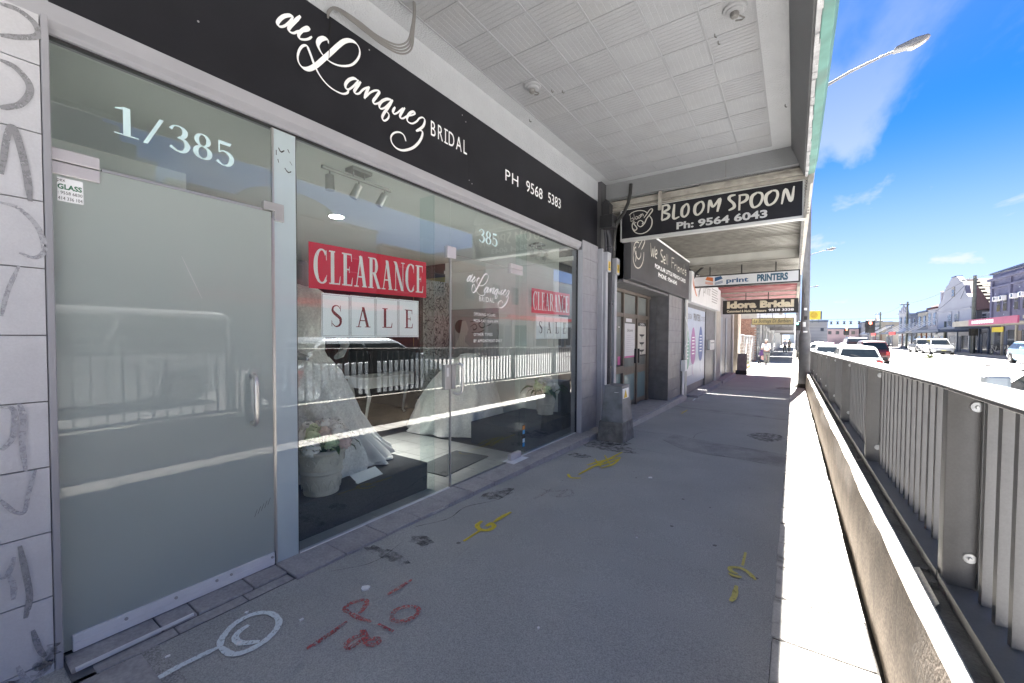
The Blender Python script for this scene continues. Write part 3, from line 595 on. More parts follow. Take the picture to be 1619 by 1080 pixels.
roman_text('street_number', '1/385', ('x', -2.5995), .555, 1.045, 2.325, 2.455, 'etched', shop, gap=.09, d=.001)
strokes('scratch', ('x', -2.599), [[(.80, 1.80), (.84, 1.70), (.885, 1.59)]], 'white_vinyl', dr, .003, d0=.0006)
strokes('finger_mark', ('x', -2.599), [[(1.13+.018*k, .33+.012*k), (1.145+.018*k, .37+.012*k)] for k in range(5)], 'ink', dr, .003, d0=.0006)
# clear entry door
d2 = bx('door', 'glass', shop, -2.610, 2.806, .012, -2.600, 3.945, 2.140); d2['label'] = 'clear glass entry door with a tubular steel handle'
bx('edge_strip', 'dull_steel', d2, -2.616, 2.794, .006, -2.594, 2.8035, 2.10)
MB().tube([(-2.60, 2.835, 1.13), (-2.55, 2.85, 1.145), (-2.535, 2.88, 1.13), (-2.53, 2.885, 1.10), (-2.53, 2.885, .90), (-2.535, 2.88, .875), (-2.55, 2.85, .86), (-2.60, 2.835, .875)], .0135, 12).build('handle', 'steel', d2, smooth=True)
lk = bx('lock', 'dull_steel', d2, -2.63, 2.715, .91, -2.585, 2.785, 1.135, .004)
bx('lock', 'dull_steel', d2, -2.63, 2.807, .91, -2.585, 2.855, 1.135, .004)
bx('lock_plate', 'white_gloss', lk, -2.585, 2.735, 1.03, -2.583, 2.762, 1.11)
bx('patch_fitting', 'lt_patch', d2, -2.63, 2.745, 2.105, -2.585, 2.860, 2.21, .003)
bx('patch_fitting', 'lt_patch', d2, -2.63, 3.745, 2.148, -2.585, 3.99, 2.20, .003)
bx('patch_fitting', 'lt_patch', d2, -2.63, 3.745, 2.095, -2.585, 3.99, 2.144, .003)
bx('patch_fitting', 'lt_patch', d2, -2.63, 3.765, .008, -2.585, 3.97, .075, .003)
bx('threshold_plate', 'alum', shop, -2.66, 3.70, .001, -2.50, 4.0, .005)
roman_text('street_number', '385', ('x', -2.5995), 3.205, 3.515, 2.335, 2.465, 'etched', shop, gap=.07, d=.001)
def fit_strokes(name, pl, data, u0, u1, v0, v1, mat, parent, wmin, wmax, pen, d0):
    xs = [p[0] for s_ in data for p in s_]; ys_ = [p[1] for s_ in data for p in s_]; a, b, c, e = min(xs), max(xs), min(ys_), max(ys_)
    dd = [[(u0+(u1-u0)*(x-a)/(b-a), v0+(v1-v0)*(y-c)/(e-c)) for x, y in s_] for s_ in data]
    return strokes(name, pl, dd, mat, parent, wmin, wmax, pen, d0)
fit_strokes('lettering', ('x', -2.5995), SCRIPT, 3.03, 3.72, 1.70, 2.03, 'white_vinyl', d2, .005, .016, R(52), .001)
text('lettering', 'BRIDAL', ('x', -2.5995), 3.21, 3.46, 1.745, 1.795, 'white_vinyl', d2, space=1.25)
for s_, y1, z in (('OPENING HOURS', 3.48, 1.60), ('MON-SAT 10AM-4PM', 3.53, 1.535), ('OTHER TIMES', 3.43, 1.40), ('BY APPOINTMENT ONLY', 3.60, 1.335)):
    text('lettering', s_, ('x', -2.5995), 3.13, y1, z, z+.03, 'white_vinyl', d2, space=1.2)
s5 = bx('sticker', 'ink', shop, -2.5995, 4.02, .10, -2.599, 4.075, .36)
for k, c in enumerate(((.02, .25, .55), (.55, .7, .8), (.02, .02, .02), (.1, .45, .8), (.6, .25, .05))):
    bx('sticker_panel', M('sticker_%d' % k, c, .4, var=0), s5, -2.599, 4.024, .104+.05*k, -2.5984, 4.071, .150+.05*k)
# tiled pier at the end of the shopfront
pr = thing('tiled_pier', 'grey tiled pier between bridal shopfront and electrical conduits', 'pillar', (-2.5, 5.75, -.1))
bx('pier_core', 'grout', pr, -2.9, 5.456, -.3, -2.535, 6.02, 2.75)
tl = None
for j in range(-1, 11):
    for i in range(2):
        a, b = (-.02+.255*j, 5.458+.282*i)
        o = MB().box(-2.535, b, a+.002, -2.523, b+.279, a+.252).build('tile', 'pillar_tile', pr)
        if j == 10: o.data.transform(Matrix.Translation((0, 0, 0)))
bx('edge_trim', 'conduit_grey', pr, -2.56, 6.021, -.3, -2.45, 6.06, 2.75, .004)
bx('edge_trim', 'conduit_grey', pr, -2.590, 5.452, -.3, -2.515, 5.4565, 2.64)

# fascia sign
fs = thing('fascia_sign', 'long black fascia sign with white script name and phone number', 'sign', (-2.55, 2.5, 2.755))
bx('sign_board', 'sign_black', fs, -2.60, -3, 2.754, -2.552, 6.04, 3.486)
strokes('lettering', ('x', -2.552), SCRIPT[:2]+SCRIPT[3:], 'white_vinyl', fs, .0105, .0215, R(58), d0=.002)
strokes('lettering', ('x', -2.552), SCRIPT[2:3], 'white_vinyl', fs, .0085, .030, R(58), d0=.013)
text('lettering', 'BRIDAL', ('x', -2.552), 2.505, 2.965, 3.082, 3.205, 'white_vinyl', fs, space=1.3)
for y in (2.686,):
    for z in (3.086, 3.199): bx('letter_serif', 'white_vinyl', fs, -2.5498, y-.022, z-.006, -2.5493, y+.022, z+.006)
text('lettering', 'PH', ('x', -2.552), 3.585, 3.83, 3.045, 3.160, 'white_vinyl', fs, space=1.15)
text('lettering', '9568', ('x', -2.552), 3.995, 4.36, 3.050, 3.175, 'white_vinyl', fs)
text('lettering', '5383', ('x', -2.552), 4.50, 4.83, 3.060, 3.185, 'white_vinyl', fs)
for y, z in ((.87, 3.0), (2.95, 3.38), (2.90, 3.42), (3.0, 2.86), (3.04, 2.84), (1.9, 3.44)): MB().cyl((-2.553, y, z), (-2.549, y, z), .005, n=8).build('screw', 'dull_steel', fs)
bx('panel_joint', 'black_rubber', fs, -2.5525, 2.9935, 2.756, -2.5515, 2.9955, 3.485)
# ------------------------------------------------------------ window stickers: banners and letter cards
def banner(y0, y1, z0, z1, sl, label):
    o = MB().prism([(-2.6165, y0, z0), (-2.6165, y1, z0+sl), (-2.6165, y1, z1+sl), (-2.6165, y0, z1)], (.0015, 0, 0)).build('banner', 'red_banner', None)
    rebase(o); tag(o, label, 'banner', 'red clearance banners in the shop window')
    h = z1-z0
    roman_text('lettering', 'CLEARANCE', ('x', -2.6150), y0+.035, y1-.03, z0+h*.13, z1-h*.12, 'white_gloss', o, gap=.06, d=.001, slope=sl/(y1-y0), T=.2)
    return o
banner(1.478, 2.512, 1.706, 2.008, .017, 'big red clearance banner inside the window above the beaded gown')
banner(4.228, 5.243, 1.682, 1.980, .010, 'red clearance banner in the window between glass door and tiled pier')
def card(ch, y0, y1, z0, z1, mat, label, grp):
    o = bx('letter_card', 'card_white', None, -2.6165, y0, z0, -2.6150, y1, z1); rebase(o); tag(o, label, 'sign', grp)
    w = y1-y0; h = z1-z0
    for a, b, c, d in ((.03, .03, .97, .035), (.03, .965, .97, .97), (.03, .03, .04, .97), (.96, .03, .97, .97)):
        bx('border_line', 'letter_dark', o, -2.6152, y0+a*w, z0+b*h, -2.6146, y0+c*w, z0+d*h)
    k = {'S': .30, 'A': .22, 'L': .28, 'E': .30}[ch]
    roman_text('letter', ch, ('x', -2.6150), y0+k*w, y1-(k-.02)*w, z0+.24*h, z1-.26*h, mat, o, d=.001)
for i, ch in enumerate('SALE'):
    a = 1.563+.2165*i
    card(ch, a, a+.213, 1.387, 1.683+.002*i, 'letter_red', 'white card with dark red letter %s under the big clearance banner' % ch, 'red lettered sale cards')
    a = 4.335+.217*i
    card(ch, a, a+.2155, 1.366, 1.664, 'letter_dark', 'white card with near black letter %s under the further clearance banner' % ch, 'black lettered sale cards')

# ------------------------------------------------------------ display plinths, gowns, urns of flowers
pl1 = rebase(bx('display_plinth', 'plinth', None, -4.10, 1.395, -.012, -2.75, 2.66, .245, .01)); tag(pl1, 'charcoal carpeted plinth under the beaded gown', 'plinth')
pl2 = rebase(bx('display_plinth', 'plinth', None, -3.50, 4.16, -.012, -2.66, 5.42, .275, .01)); tag(pl2, 'charcoal carpeted plinth under the urn beside the pale end wall', 'plinth')
def skirt(rings, n=96, folds=13, seed=1, amp=1.):
    """rings: (z, cx, cy, rx, ry, fold depth)"""
    rr = random.Random(seed); ph = [rr.uniform(0, 6.28) for _ in range(6)]; mb = MB(); vs = []; fs = []
    R2 = []
    for k in range(len(rings)-1):
        for j in range(6):
            t = j/6; R2.append(tuple(a+(b-a)*t for a, b in zip(rings[k], rings[k+1])))
    R2.append(rings[-1])
    for z, cx, cy, rx, ry, fd in R2:
        for i in range(n):
            t = 2*math.pi*i/n
            tw = t+.22*math.sin(z*4.1+ph[5])+.10*math.sin(z*9+2*t)
            f = .42*math.sin(folds*tw+ph[0]+.9*math.sin(3*tw+ph[1]))+.22*math.sin((folds*2-3)*tw+ph[2]+2.2*z)+.30*math.sin(5*tw+ph[3]+1.3*z)
            k = 1+fd*f
            vs.append((cx+rx*k*math.cos(t), cy+ry*k*math.sin(t), z+fd*.10*math.sin(folds*t+ph[4])*(1 if z > rings[0][0]+.02 else .15)))
    for j in range(len(R2)-1):
        for i in range(n): fs.append((j*n+i, j*n+(i+1) % n, (j+1)*n+(i+1) % n, (j+1)*n+i))
    mb.add(vs, fs); return mb
q1 = thing('bridal_mannequin', 'grey headless mannequin in beaded white gown with spreading tulle train', 'mannequin', (-3.3, 1.9, .245))
skirt([(.262, -3.38, 1.98, .43, .50, .18), (.45, -3.36, 1.94, .38, .44, .15), (.80, -3.32, 1.89, .31, .35, .10), (1.10, -3.27, 1.84, .225, .25, .06), (1.22, -3.25, 1.82, .15, .165, .02)], folds=12, n=160).build('gown_skirt', 'gown', q1, smooth='all')
skirt([(1.20, -3.25, 1.82, .152, .165, .01), (1.27, -3.25, 1.81, .128, .140, 0), (1.40, -3.25, 1.80, .14, .155, 0), (1.55, -3.245, 1.795, .165, .185, 0), (1.64, -3.25, 1.795, .15, .185, 0), (1.74, -3.27, 1.795, .11, .19, 0), (1.80, -3.28, 1.795, .05, .10, 0)], folds=9).build('bodice', 'gown', q1, smooth='all')
skirt([(.264, -3.46, 2.30, .44, .42, .20), (.32, -3.45, 2.27, .40, .39, .18), (.52, -3.41, 2.13, .32, .33, .13), (.82, -3.36, 2.01, .24, .26, .08), (1.12, -3.3, 1.90, .16, .19, .04)], folds=15, seed=5, n=160).build('tulle_train', 'tulle', q1, smooth='all')
MB().tube([(-3.28, 1.795, 1.74), (-3.28, 1.795, 1.84), (-3.28, 1.795, 1.95), (-3.28, 1.795, 1.99)], [.075, .055, .052, .04], 14).build('neck', 'mannequin', q1, smooth=True)
MB().tube([(-3.26, 1.97, 1.72), (-3.25, 2.03, 1.62), (-3.22, 2.06, 1.45), (-3.16, 2.10, 1.32), (-3.10, 2.02, 1.24), (-3.06, 1.95, 1.22)], [.055, .05, .042, .036, .03, .018], 12).build('arm', 'mannequin', q1, smooth=True)
MB().tube([(-3.26, 1.62, 1.72), (-3.25, 1.56, 1.62), (-3.22, 1.54, 1.45), (-3.16, 1.56, 1.32), (-3.08, 1.66, 1.24), (-3.05, 1.72, 1.22)], [.055, .05, .042, .036, .03, .018], 12).build('arm', 'mannequin', q1, smooth=True)
q2 = thing('ball_gown', 'wide white ball gown skirt with ruffled hem behind the entry door', 'gown', (-4.15, 4.75, 0))
skirt([(.012, -4.28, 4.72, .76, .68, .11), (.20, -4.26, 4.72, .70, .65, .12), (.45, -4.22, 4.73, .60, .58, .09), (.75, -4.14, 4.75, .45, .46, .06), (1.0, -4.08, 4.77, .27, .29, .03), (1.09, -4.06, 4.78, .15, .16, 0)], folds=11, seed=9, n=200).build('gown_skirt', 'gown', q2, smooth='all')
skirt([(1.08, -4.06, 4.78, .15, .16, 0), (1.12, -4.06, 4.78, .13, .14, 0), (1.14, -4.06, 4.78, .06, .06, 0)], seed=3).build('waistband', 'tulle', q2, smooth='all')

def flower_mesh(name, mat, r=.055, n=46, seed=0):
    rr = random.Random(seed); mb = MB()
    for i in range(n):
        z = 1-1.5*(i+.5)/n; a = i*2.39996; s_ = math.sqrt(max(0, 1-z*z)); d = Vector((s_*math.cos(a), s_*math.sin(a), z))
        c = d*r*rr.uniform(.82, 1.05); u = d.orthogonal().normalized(); v = d.cross(u); k = r*rr.uniform(.30, .44); an = rr.uniform(0, 6.28)
        u, v = u*math.cos(an)+v*math.sin(an), v*math.cos(an)-u*math.sin(an); lift = d*k*.35
        mb.quad(c-u*k, c-v*k*.7+lift*.2, c+u*k+lift, c+v*k*.7+lift*.3)
    return mb
def leaf_mesh(l=.14, w=.05):
    mb = MB(); pts = [(0, 0, 0), (.25, .8, .02), (.55, 1, .03), (.85, .5, .01), (1, 0, -.02)]
    L = [(p[0]*l, p[1]*w/2, p[2]) for p in pts]; Q = [(p[0]*l, -p[1]*w/2, p[2]) for p in pts]; C_ = [(p[0]*l, 0, p[2]-.008) for p in pts]
    for i in range(4): mb.quad(C_[i], C_[i+1], L[i+1], L[i]); mb.quad(Q[i], Q[i+1], C_[i+1], C_[i])
    return mb
protos = {}
def urn(c, k, label):
    t = thing('garden_urn', label, 'urn', c, 'moulded stone urns')
    prof = [(.10, 0), (.118, .004), (.122, .018), (.118, .03), (.122, .045), (.130, .10), (.138, .15), (.146, .156), (.150, .166), (.146, .178), (.142, .184), (.150, .24), (.158, .29), (.163, .30), (.176, .306), (.182, .318), (.178, .33), (.165, .335), (.15, .33), (.145, .30)]
    MB().lathe(c, [(r*k, z*k) for r, z in prof], 40).build('vessel', 'urn', t, smooth=True)
    mb = MB()                                             # leaf relief round the foot, scrolls round the belly
    for i in range(14):
        a = 2*math.pi*i/14
        for s_, z0, z1, w, rr in ((0, .045, .115, .5, .128),):
            p = []
            for uu, zz in ((-.5, 0), (-.42, .5), (0, 1), (.42, .5), (.5, 0)):
                th = a+uu*.36; z = z0+(z1-z0)*zz; r = (.126+.10*(z-.045)+.004)*k
                p.append((c[0]+r*math.cos(th), c[1]+r*math.sin(th), c[2]+z*k))
            mb.tube(p, .0042*k, 5)
    mb.build('relief', 'urn', t, smooth=True); mb = MB()
    for i in range(6):
        a = 2*math.pi*i/6
        p = []
        for q in range(15):
            th = q/14*4.6; rad = .040*(1-q/18); z = .245+rad*math.sin(th)
            tt = a+rad*math.cos(th)/.155; r = (.151+.13*(z-.22)*.6+.004)*k; p.append((c[0]+r*math.cos(tt), c[1]+r*math.sin(tt), c[2]+z*k))
        mb.tube(p, .005*k, 5)
        th0 = a+.30
        mb.tube([(c[0]+(.157)*k*math.cos(th0+w_), c[1]+.157*k*math.sin(th0+w_), c[2]+(.245+.03*math.sin(w_*12))*k) for w_ in (-.12, -.06, 0, .06, .12)], .004*k, 5)
    mb.build('relief', 'urn', t, smooth=True)
def bouquet(c, n, rad, cols, label, seed, leaves=10, size=1.0):
    t = thing('flower_arrangement', label, 'flowers', c, 'silk flowers standing in the urns'); rr = random.Random(seed)
    for i in range(n):
        col = cols[i % len(cols)]
        if col not in protos: protos[col] = flower_mesh(col, col, seed=len(protos)).build('flower_head', col, t, local=True); o = protos[col]
        else: o = link_copy(protos[col], t)
        a = i*2.4+rr.uniform(-.3, .3); r = rad*math.sqrt((i+.5)/n); z = .13*(1-(r/rad)**2)+rr.uniform(-.01, .03)
        o.location = (r*math.cos(a), r*math.sin(a), z*size); o.rotation_euler = (rr.uniform(-.4, .4), r*2*rr.uniform(.5, 1), a); o.scale = [size*rr.uniform(.75, 1.15)]*3
    for i in range(leaves):
        if 'leaf' not in protos: protos['leaf'] = leaf_mesh().build('leaf', 'leaf', t, local=True); o = protos['leaf']
        else: o = link_copy(protos['leaf'], t)
        a = i*2*math.pi/leaves+rr.uniform(-.2, .2); o.location = (rad*.75*math.cos(a), rad*.75*math.sin(a), rr.uniform(-.01, .05)); o.rotation_euler = (rr.uniform(-.4, .4), rr.uniform(-.2, .5), a); o.scale = [size*rr.uniform(.8, 1.4)]*3
    MB().tube([(0, 0, -.12), (.01, 0, -.05), (0, .01, .04)], .03, 8).build('stem_bundle', 'leaf', t, local=True)
urn((-2.86, 1.70, .245), 1.0, 'stone coloured urn with scrolls on the plinth by the frosted strip')
bouquet((-2.86, 1.71, .59), 34, .20, ['petal_white', 'petal_pink', 'petal_green', 'petal_white'], 'pale pink, white and green silk hydrangeas in the nearer urn', 2, 12, .95)
urn((-2.95, 5.17, .275), .93, 'stone coloured urn on the plinth beside the pale end wall')
bouquet((-2.95, 5.17, .60), 12, .16, ['petal_white', 'petal_green', 'petal_white'], 'white and lime silk roses with dark leaves in the further urn', 6, 13, 1.35)
st_ = thing('sign_holder', 'clear acrylic sign holder lying on the carpeted plinth by the urn', 'sign holder', (-2.85, 2.0, .245))
MB().prism([(-2.78, 1.95, .247), (-2.81, 2.21, .247), (-2.88, 2.19, .30), (-2.85, 1.93, .30)], (-.004, 0, .003)).build('panel', M('acrylic', (.75, .78, .8), .08, var=0), st_)
MB().prism([(-2.78, 1.95, .246), (-2.81, 2.21, .246), (-2.84, 2.21, .246), (-2.81, 1.95, .246)], (0, 0, .004)).build('foot', 'acrylic', st_)
mt_ = rebase(MB().prism([(-2.83, 2.98, .002), (-2.90, 3.76, .002), (-3.36, 3.72, .002), (-3.28, 2.95, .002)], (0, 0, .010)).build('door_mat', 'mat_grey', None)); tag(mt_, 'dark grey mat on pale tiles inside the entry door', 'mat')
# track lights and the lit downlight
def track(c, along, label, n=3, L=.62):
    t = thing('track_light', label, 'spotlight bar', c, 'spotlight bars on the shop ceiling')
    ax = Vector((0, 1, 0)) if along == 'y' else Vector((1, 0, 0))
    c = Vector(c); a, b = c-ax*L/2, c+ax*L/2
    MB().cyl(a+Vector((0, 0, -.075)), b+Vector((0, 0, -.075)), .013, n=10).build('bar', 'dull_steel', t, smooth=True)
    p = c; MB().box(p.x-.05, p.y-.09, p.z-.03, p.x+.05, p.y+.09, p.z-.002).build('ceiling_plate', 'dull_steel', t, bev=.004)
    MB().cyl(c+ax*.05+Vector((0, 0, -.03)), c+ax*.05+Vector((0, 0, -.075)), .006, n=8).build('stem', 'dull_steel', t)
    MB().cyl(c-ax*.05+Vector((0, 0, -.03)), c-ax*.05+Vector((0, 0, -.075)), .006, n=8).build('stem', 'dull_steel', t)
    tilt = [Vector((.05, -.02, -1)), Vector((-.25, -.35, -1)), Vector((-.3, -.4, -1))]
    for k in range(n):
        q = c+ax*(-L*.40+L*.40*k)+Vector((0, 0, -.075)); d = tilt[k % 3].normalized()
        h = q+Vector((0, 0, -.045))
        sp = MB().cyl(q, h, .006, n=8).build('swivel', 'dull_steel', t)
        MB().cyl(h, h+d*.11, .030, .032, n=16).build('spot_head', 'steel', sp, smooth=True)
        MB().cyl(h+d*.1095, h+d*.111, .026, n=14).build('lens', 'white_gloss', sp)
track((-2.86, 2.03, 2.70), 'y', 'brushed steel bar of three spotlights above the big clearance banner')
track((-2.98, 5.02, 2.70), 'y', 'brushed steel bar of three spotlights above the urn by the end wall', 3, .5)
dl = thing('ceiling_downlight', 'small round lit downlight in the shop ceiling', 'downlight', (-4.15, 2.66, 2.70))
MB().lathe((-4.15, 2.66, 2.69), [(.075, 0), (.085, -.004), (.085, .008)], 24).build('trim_ring', 'white_gloss', dl)
MB().lathe((-4.15, 2.66, 2.684), [(.02, 0), (.065, .001), (.065, .003)], 20).build('lamp', 'lamp_on', dl)
def lamp(x, y, e, size=.5):
    l = bpy.data.lights.new('downlight_glow', 'AREA'); l.energy = e; l.size = size; l.color = (1, .97, .93); l.shape = 'DISK'; l.spread = R(62)
    o = bpy.data.objects.new('downlight_glow', l); COL.objects.link(o); o.location = (x, y, 2.66)
lamp(-4.15, 2.66, 4, .16)
# further back: damask panels, framed pictures, white table, dark cabinet
def damask_mat():
    m = bpy.data.materials.new('damask'); m.use_nodes = True; t = m.node_tree; L = t.links.new; p = t.nodes['Principled BSDF']
    gq = t.nodes.new('ShaderNodeNewGeometry'); mp_ = t.nodes.new('ShaderNodeMapping'); mp_.inputs['Scale'].default_value = (5, 5, 4)
    L(gq.outputs['Position'], mp_.inputs[0])
    n = t.nodes.new('ShaderNodeTexNoise'); n.inputs['Scale'].default_value = 1.3; n.inputs['Distortion'].default_value = 2.6; n.inputs['Detail'].default_value = 1.5; L(mp_.outputs[0], n.inputs['Vector'])
    r = t.nodes.new('ShaderNodeValToRGB'); e = r.color_ramp.elements; e[0].position = .40; e[0].color = (.42, .41, .40, 1); e[1].position = .43; e[1].color = (.05, .05, .055, 1)
    k = e.new(.47); k.color = (.10, .10, .11, 1); k = e.new(.50); k.color = (.45, .44, .42, 1); k = e.new(.56); k.color = (.42, .41, .40, 1); k = e.new(.58); k.color = (.16, .16, .17, 1); k = e.new(.62); k.color = (.44, .43, .42, 1)
    L(n.outputs['Fac'], r.inputs[0]); L(r.outputs[0], p.inputs['Base Color']); p.inputs['Roughness'].default_value = .8; MATS['damask'] = m
damask_mat()
ds = thing('folding_screen', 'tall damask patterned panel standing beside the ball gown', 'screen', (-5.0, 5.0, 0))
bx('panel', 'damask', ds, -5.05, 4.72, .02, -5.0, 5.40, 2.32)
bx('frame', 'shop_dark', ds, -5.07, 4.60, .0, -4.98, 4.718, 2.36, .004)
bw = thing('wall_picture', 'monochrome picture of dark haired bride in profile on the pale end wall', 'picture', (-4.6, 5.455, 1.2))
bx('backing', M('photo_grey', (.36, .35, .35), .5, var=.06), bw, -5.15, 5.444, 1.02, -4.0, 5.457, 1.86)
hair = MB().prism([(-4.82+.13*math.cos(a), 5.4425, 1.56+.12*math.sin(a)) for a in [R(20+i*18) for i in range(17)]], (0, -.001, 0)).build('hair', 'ink', bw)
MB().prism([(x, 5.4410, z) for x, z in ((-4.78, 1.66), (-4.70, 1.66), (-4.66, 1.58), (-4.635, 1.50), (-4.66, 1.47), (-4.66, 1.42), (-4.70, 1.40), (-4.73, 1.30), (-4.62, 1.22), (-4.95, 1.20), (-4.86, 1.36), (-4.82, 1.48))], (0, -.001, 0)).build('face', M('photo_skin', (.52, .49, .47), .5, var=.05), bw)
strokes('filigree', ('y', 5.4435), [[(-4.6, 1.55), (-4.5, 1.60), (-4.45, 1.54), (-4.52, 1.50), (-4.54, 1.56)], [(-4.42, 1.60), (-4.32, 1.64), (-4.28, 1.56), (-4.36, 1.54), (-4.4, 1.62), (-4.2, 1.70)], [(-4.25, 1.56), (-4.15, 1.60), (-4.12, 1.68)], [(-4.6, 1.64), (-4.4, 1.66), (-4.2, 1.74), (-4.1, 1.78)], [(-4.56, 1.46), (-4.4, 1.46), (-4.28, 1.5)]], 'ink', bw, .01, .02, 0, d0=.001)
for k, (y0, y1, x, lab) in enumerate(((1.46, 1.62, -5.1, 'dark framed panel with pale mount behind the beaded gown'),)):
    fp = thing('framed_panel', lab, 'picture', (x, y0, 1.0)); bx('frame', 'shop_dark', fp, x-.04, y0, .9, x, y1+.55, 2.45); bx('mount', 'shop_wall', fp, x, y0+.2, 1.1, x+.004, y1+.2, 2.2)
gp = thing('gold_panel', 'mustard coloured curtain panel with pale frame behind the glass entry door', 'curtain', (-5.1, 5.0, .9))
bx('cloth', M('mustard', (.33, .28, .09), .8, var=.15), gp, -6.0, 5.435, 1.2, -5.2, 5.475, 2.45)
tb = thing('hall_table', 'white table with curved legs in the dark back of the shop', 'table', (-5.7, 4.6, 0))
bx('top', 'white_gloss', tb, -6.0, 3.95, .70, -5.45, 5.25, .74, .006); bx('apron', 'white_gloss', tb, -5.96, 4.0, .56, -5.49, 5.2, .70)
for x in (-5.93, -5.52):
    for y in (4.05, 5.15): MB().tube([(x, y, .57), (x+.02, y+.02, .42), (x-.005, y, .22), (x-.02, y-.02, .05), (x+.01, y, 0)], [.035, .03, .022, .018, .022], 8).build('leg', 'white_gloss', tb, smooth=True)
cb = thing('dark_cabinet', 'dark timber cabinet against the back wall of the shop', 'cabinet', (-8, 4, 0))
bx('carcass', M('dark_red_wood', (.10, .022, .018), .35, var=.3, vs=4), cb, -8.6, 3.2, 0, -8.0, 5.4, 2.2); 
for k in range(4): bx('door', 'dark_red_wood', cb, -8.0, 3.22+.545*k, .1, -7.98, 3.74+.545*k, 2.1, .01)

# ------------------------------------------------------------ awning over the bridal shop
aw = thing('shop_awning', 'deep pressed panel awning with green edged gutter over bridal shop pavement', 'awning', (-1.2, 1, 3.5))
bx('roof_deck', 'zinc', aw, -2.56, -40, 3.86, .10, 6.36, 3.92)
bx('soffit_board', 'soffit', aw, -2.56, -40, 3.80, -.07, 6.26, 3.855)
bx('soffit_border', 'stipple', aw, -2.553, -6, 3.785, -2.375, 6.25, 3.80)
bx('soffit_border', 'stipple', aw, -.272, -6, 3.785, -.075, 6.25, 3.80)
bx('soffit_border', 'stipple', aw, -2.375, 6.105, 3.785, -.272, 6.25, 3.80)
bx('end_beam', 'soffit_dark', aw, -2.553, 6.25, 3.555, .074, 6.336, 3.855)
bx('beam_joint', 'ledge', aw, -.805, 6.2485, 3.556, -.80, 6.2495, 3.785)
MB().prism([(-.072, -40, 3.80), (-.072, -40, 3.775), (.06, -40, 3.43), (.077, -40, 3.43), (.077, -40, 3.80)], (0, 46.33, 0)).build('edge_beam', 'soffit_dark', aw)  # darker grey stands in for shade on this inward face
rag = MB(); rr = random.Random(4); y = -6
while y < 6.3:
    s_ = rr.uniform(.06, .2); rag.box(.076, y, 3.405-rr.uniform(0, .02), .10+rr.uniform(0, .012), min(y+s_, 6.34), 3.86); y += s_
rag.build('edge_render', 'render_rough', aw)
MB().prism([(.105, -6, 3.42), (.175, -6, 3.44), (.205, -6, 3.60), (.215, -6, 3.86), (.105, -6, 3.86)], (0, 12.35, 0)).build('gutter', 'copper_green', aw, bev=.01)
def ribpanel(name, horiz):
    mb = MB(); s_ = .35; e = .006
    mb.box(e, e, -.002, s_-e, s_-e, .015)
    for k in range(7):
        a = .030+.0445*k
        if horiz: mb.box(.018, a, -.0042, s_-.018, a+.026, -.002)
        else: mb.box(a, .018, -.0042, a+.026, s_-.018, -.002)
    return mb
pp = [None, None]
for i in range(6):
    for j in range(30):
        k = (i+j) % 2; x, y = -2.374+.35*i, 6.105-.35*(j+1)
        if pp[k] is None: o = pp[k] = ribpanel('p', k).build('ceiling_panel', 'soffit', aw, local=True)
        else: o = link_copy(pp[k], aw)
        o.location = Vector((x, y, 3.785))-BASE[aw.name]+Vector((0, 0, rr.uniform(-.0015, .0015)))
for i in range(7): bx('cover_strip', 'soffit', aw, -2.379+.35*i, -5, 3.7775, -2.369+.35*i, 6.10, 3.785)
for j in range(30): bx('cover_strip', 'soffit', aw, -2.374, 6.10-.35*j, 3.7795, -.274, 6.107-.35*j, 3.785)
def rosette(x, y, label):
    t = thing('ceiling_rose', label, 'ceiling light', (x, y, 3.70), 'round fittings on the awning ceiling')
    MB().lathe((x, y, 3.75), [(.035, .0), (.055, .005), (.06, .014), (.078, .018), (.084, .034)], 28).build('base_plate', 'soffit', t, smooth=True)
    MB().lathe((x, y, 3.72), [(.012, -.008), (.026, 0), (.030, .016), (.028, .032)], 20).build('lamp_holder', 'ledge', t, smooth=True)
    MB().tube([(x+.03, y, 3.72), (x+.06, y+.02, 3.705), (x+.04, y+.05, 3.715), (x, y+.04, 3.72)], .006, 6).build('wire', 'cable_grey', t)
rosette(-2.108, 3.40, 'round grey ceiling fitting near the white cornice of the awning')
rosette(-.40, 3.42, 'round grey ceiling fitting near the gutter edge of the awning')
hk = [(-1.98, 3.55), (-1.90, 3.62), (-.56, 3.62), (-.55, 3.72), (-2.45, 3.9), (-.12, 5.1)]
for x, y in hk: MB().tube([(x, y, 3.785), (x, y, 3.76), (x+.012, y, 3.752), (x+.014, y+.012, 3.762)], .004, 6).build('hook', 'ledge', aw)
cbz = thing('looped_cable', 'loop of grey cables drooping from the black fascia sign to the awning', 'cable', (-2.5, 1.9, 3.5))
for k in range(4):
    d = .012*k
    MB().tube(S3([Vector(p) for p in [(-2.545, 1.58, 3.46), (-2.53, 1.575+d*.3, 3.50), (-2.50, 1.62, 3.53-d*.4), (-2.45, 1.74+d, 3.50-d), (-2.41, 1.86+d, 3.46-d), (-2.36, 1.98+d, 3.45-d*1.2), (-2.32, 2.05+d, 3.50-d), (-2.30, 2.07+d*.6, 3.60), (-2.29, 2.08+d*.4, 3.70), (-2.29, 2.08+d*.3, 3.80)]]), .0065, 6).build('cable', 'cable_grey', cbz, smooth=True)
MB().tube([(-2.545, 1.60, 3.46), (-2.54, 1.585, 3.30), (-2.543, 1.58, 3.15)], .004, 6).build('cable_tail', 'black_rubber', cbz)

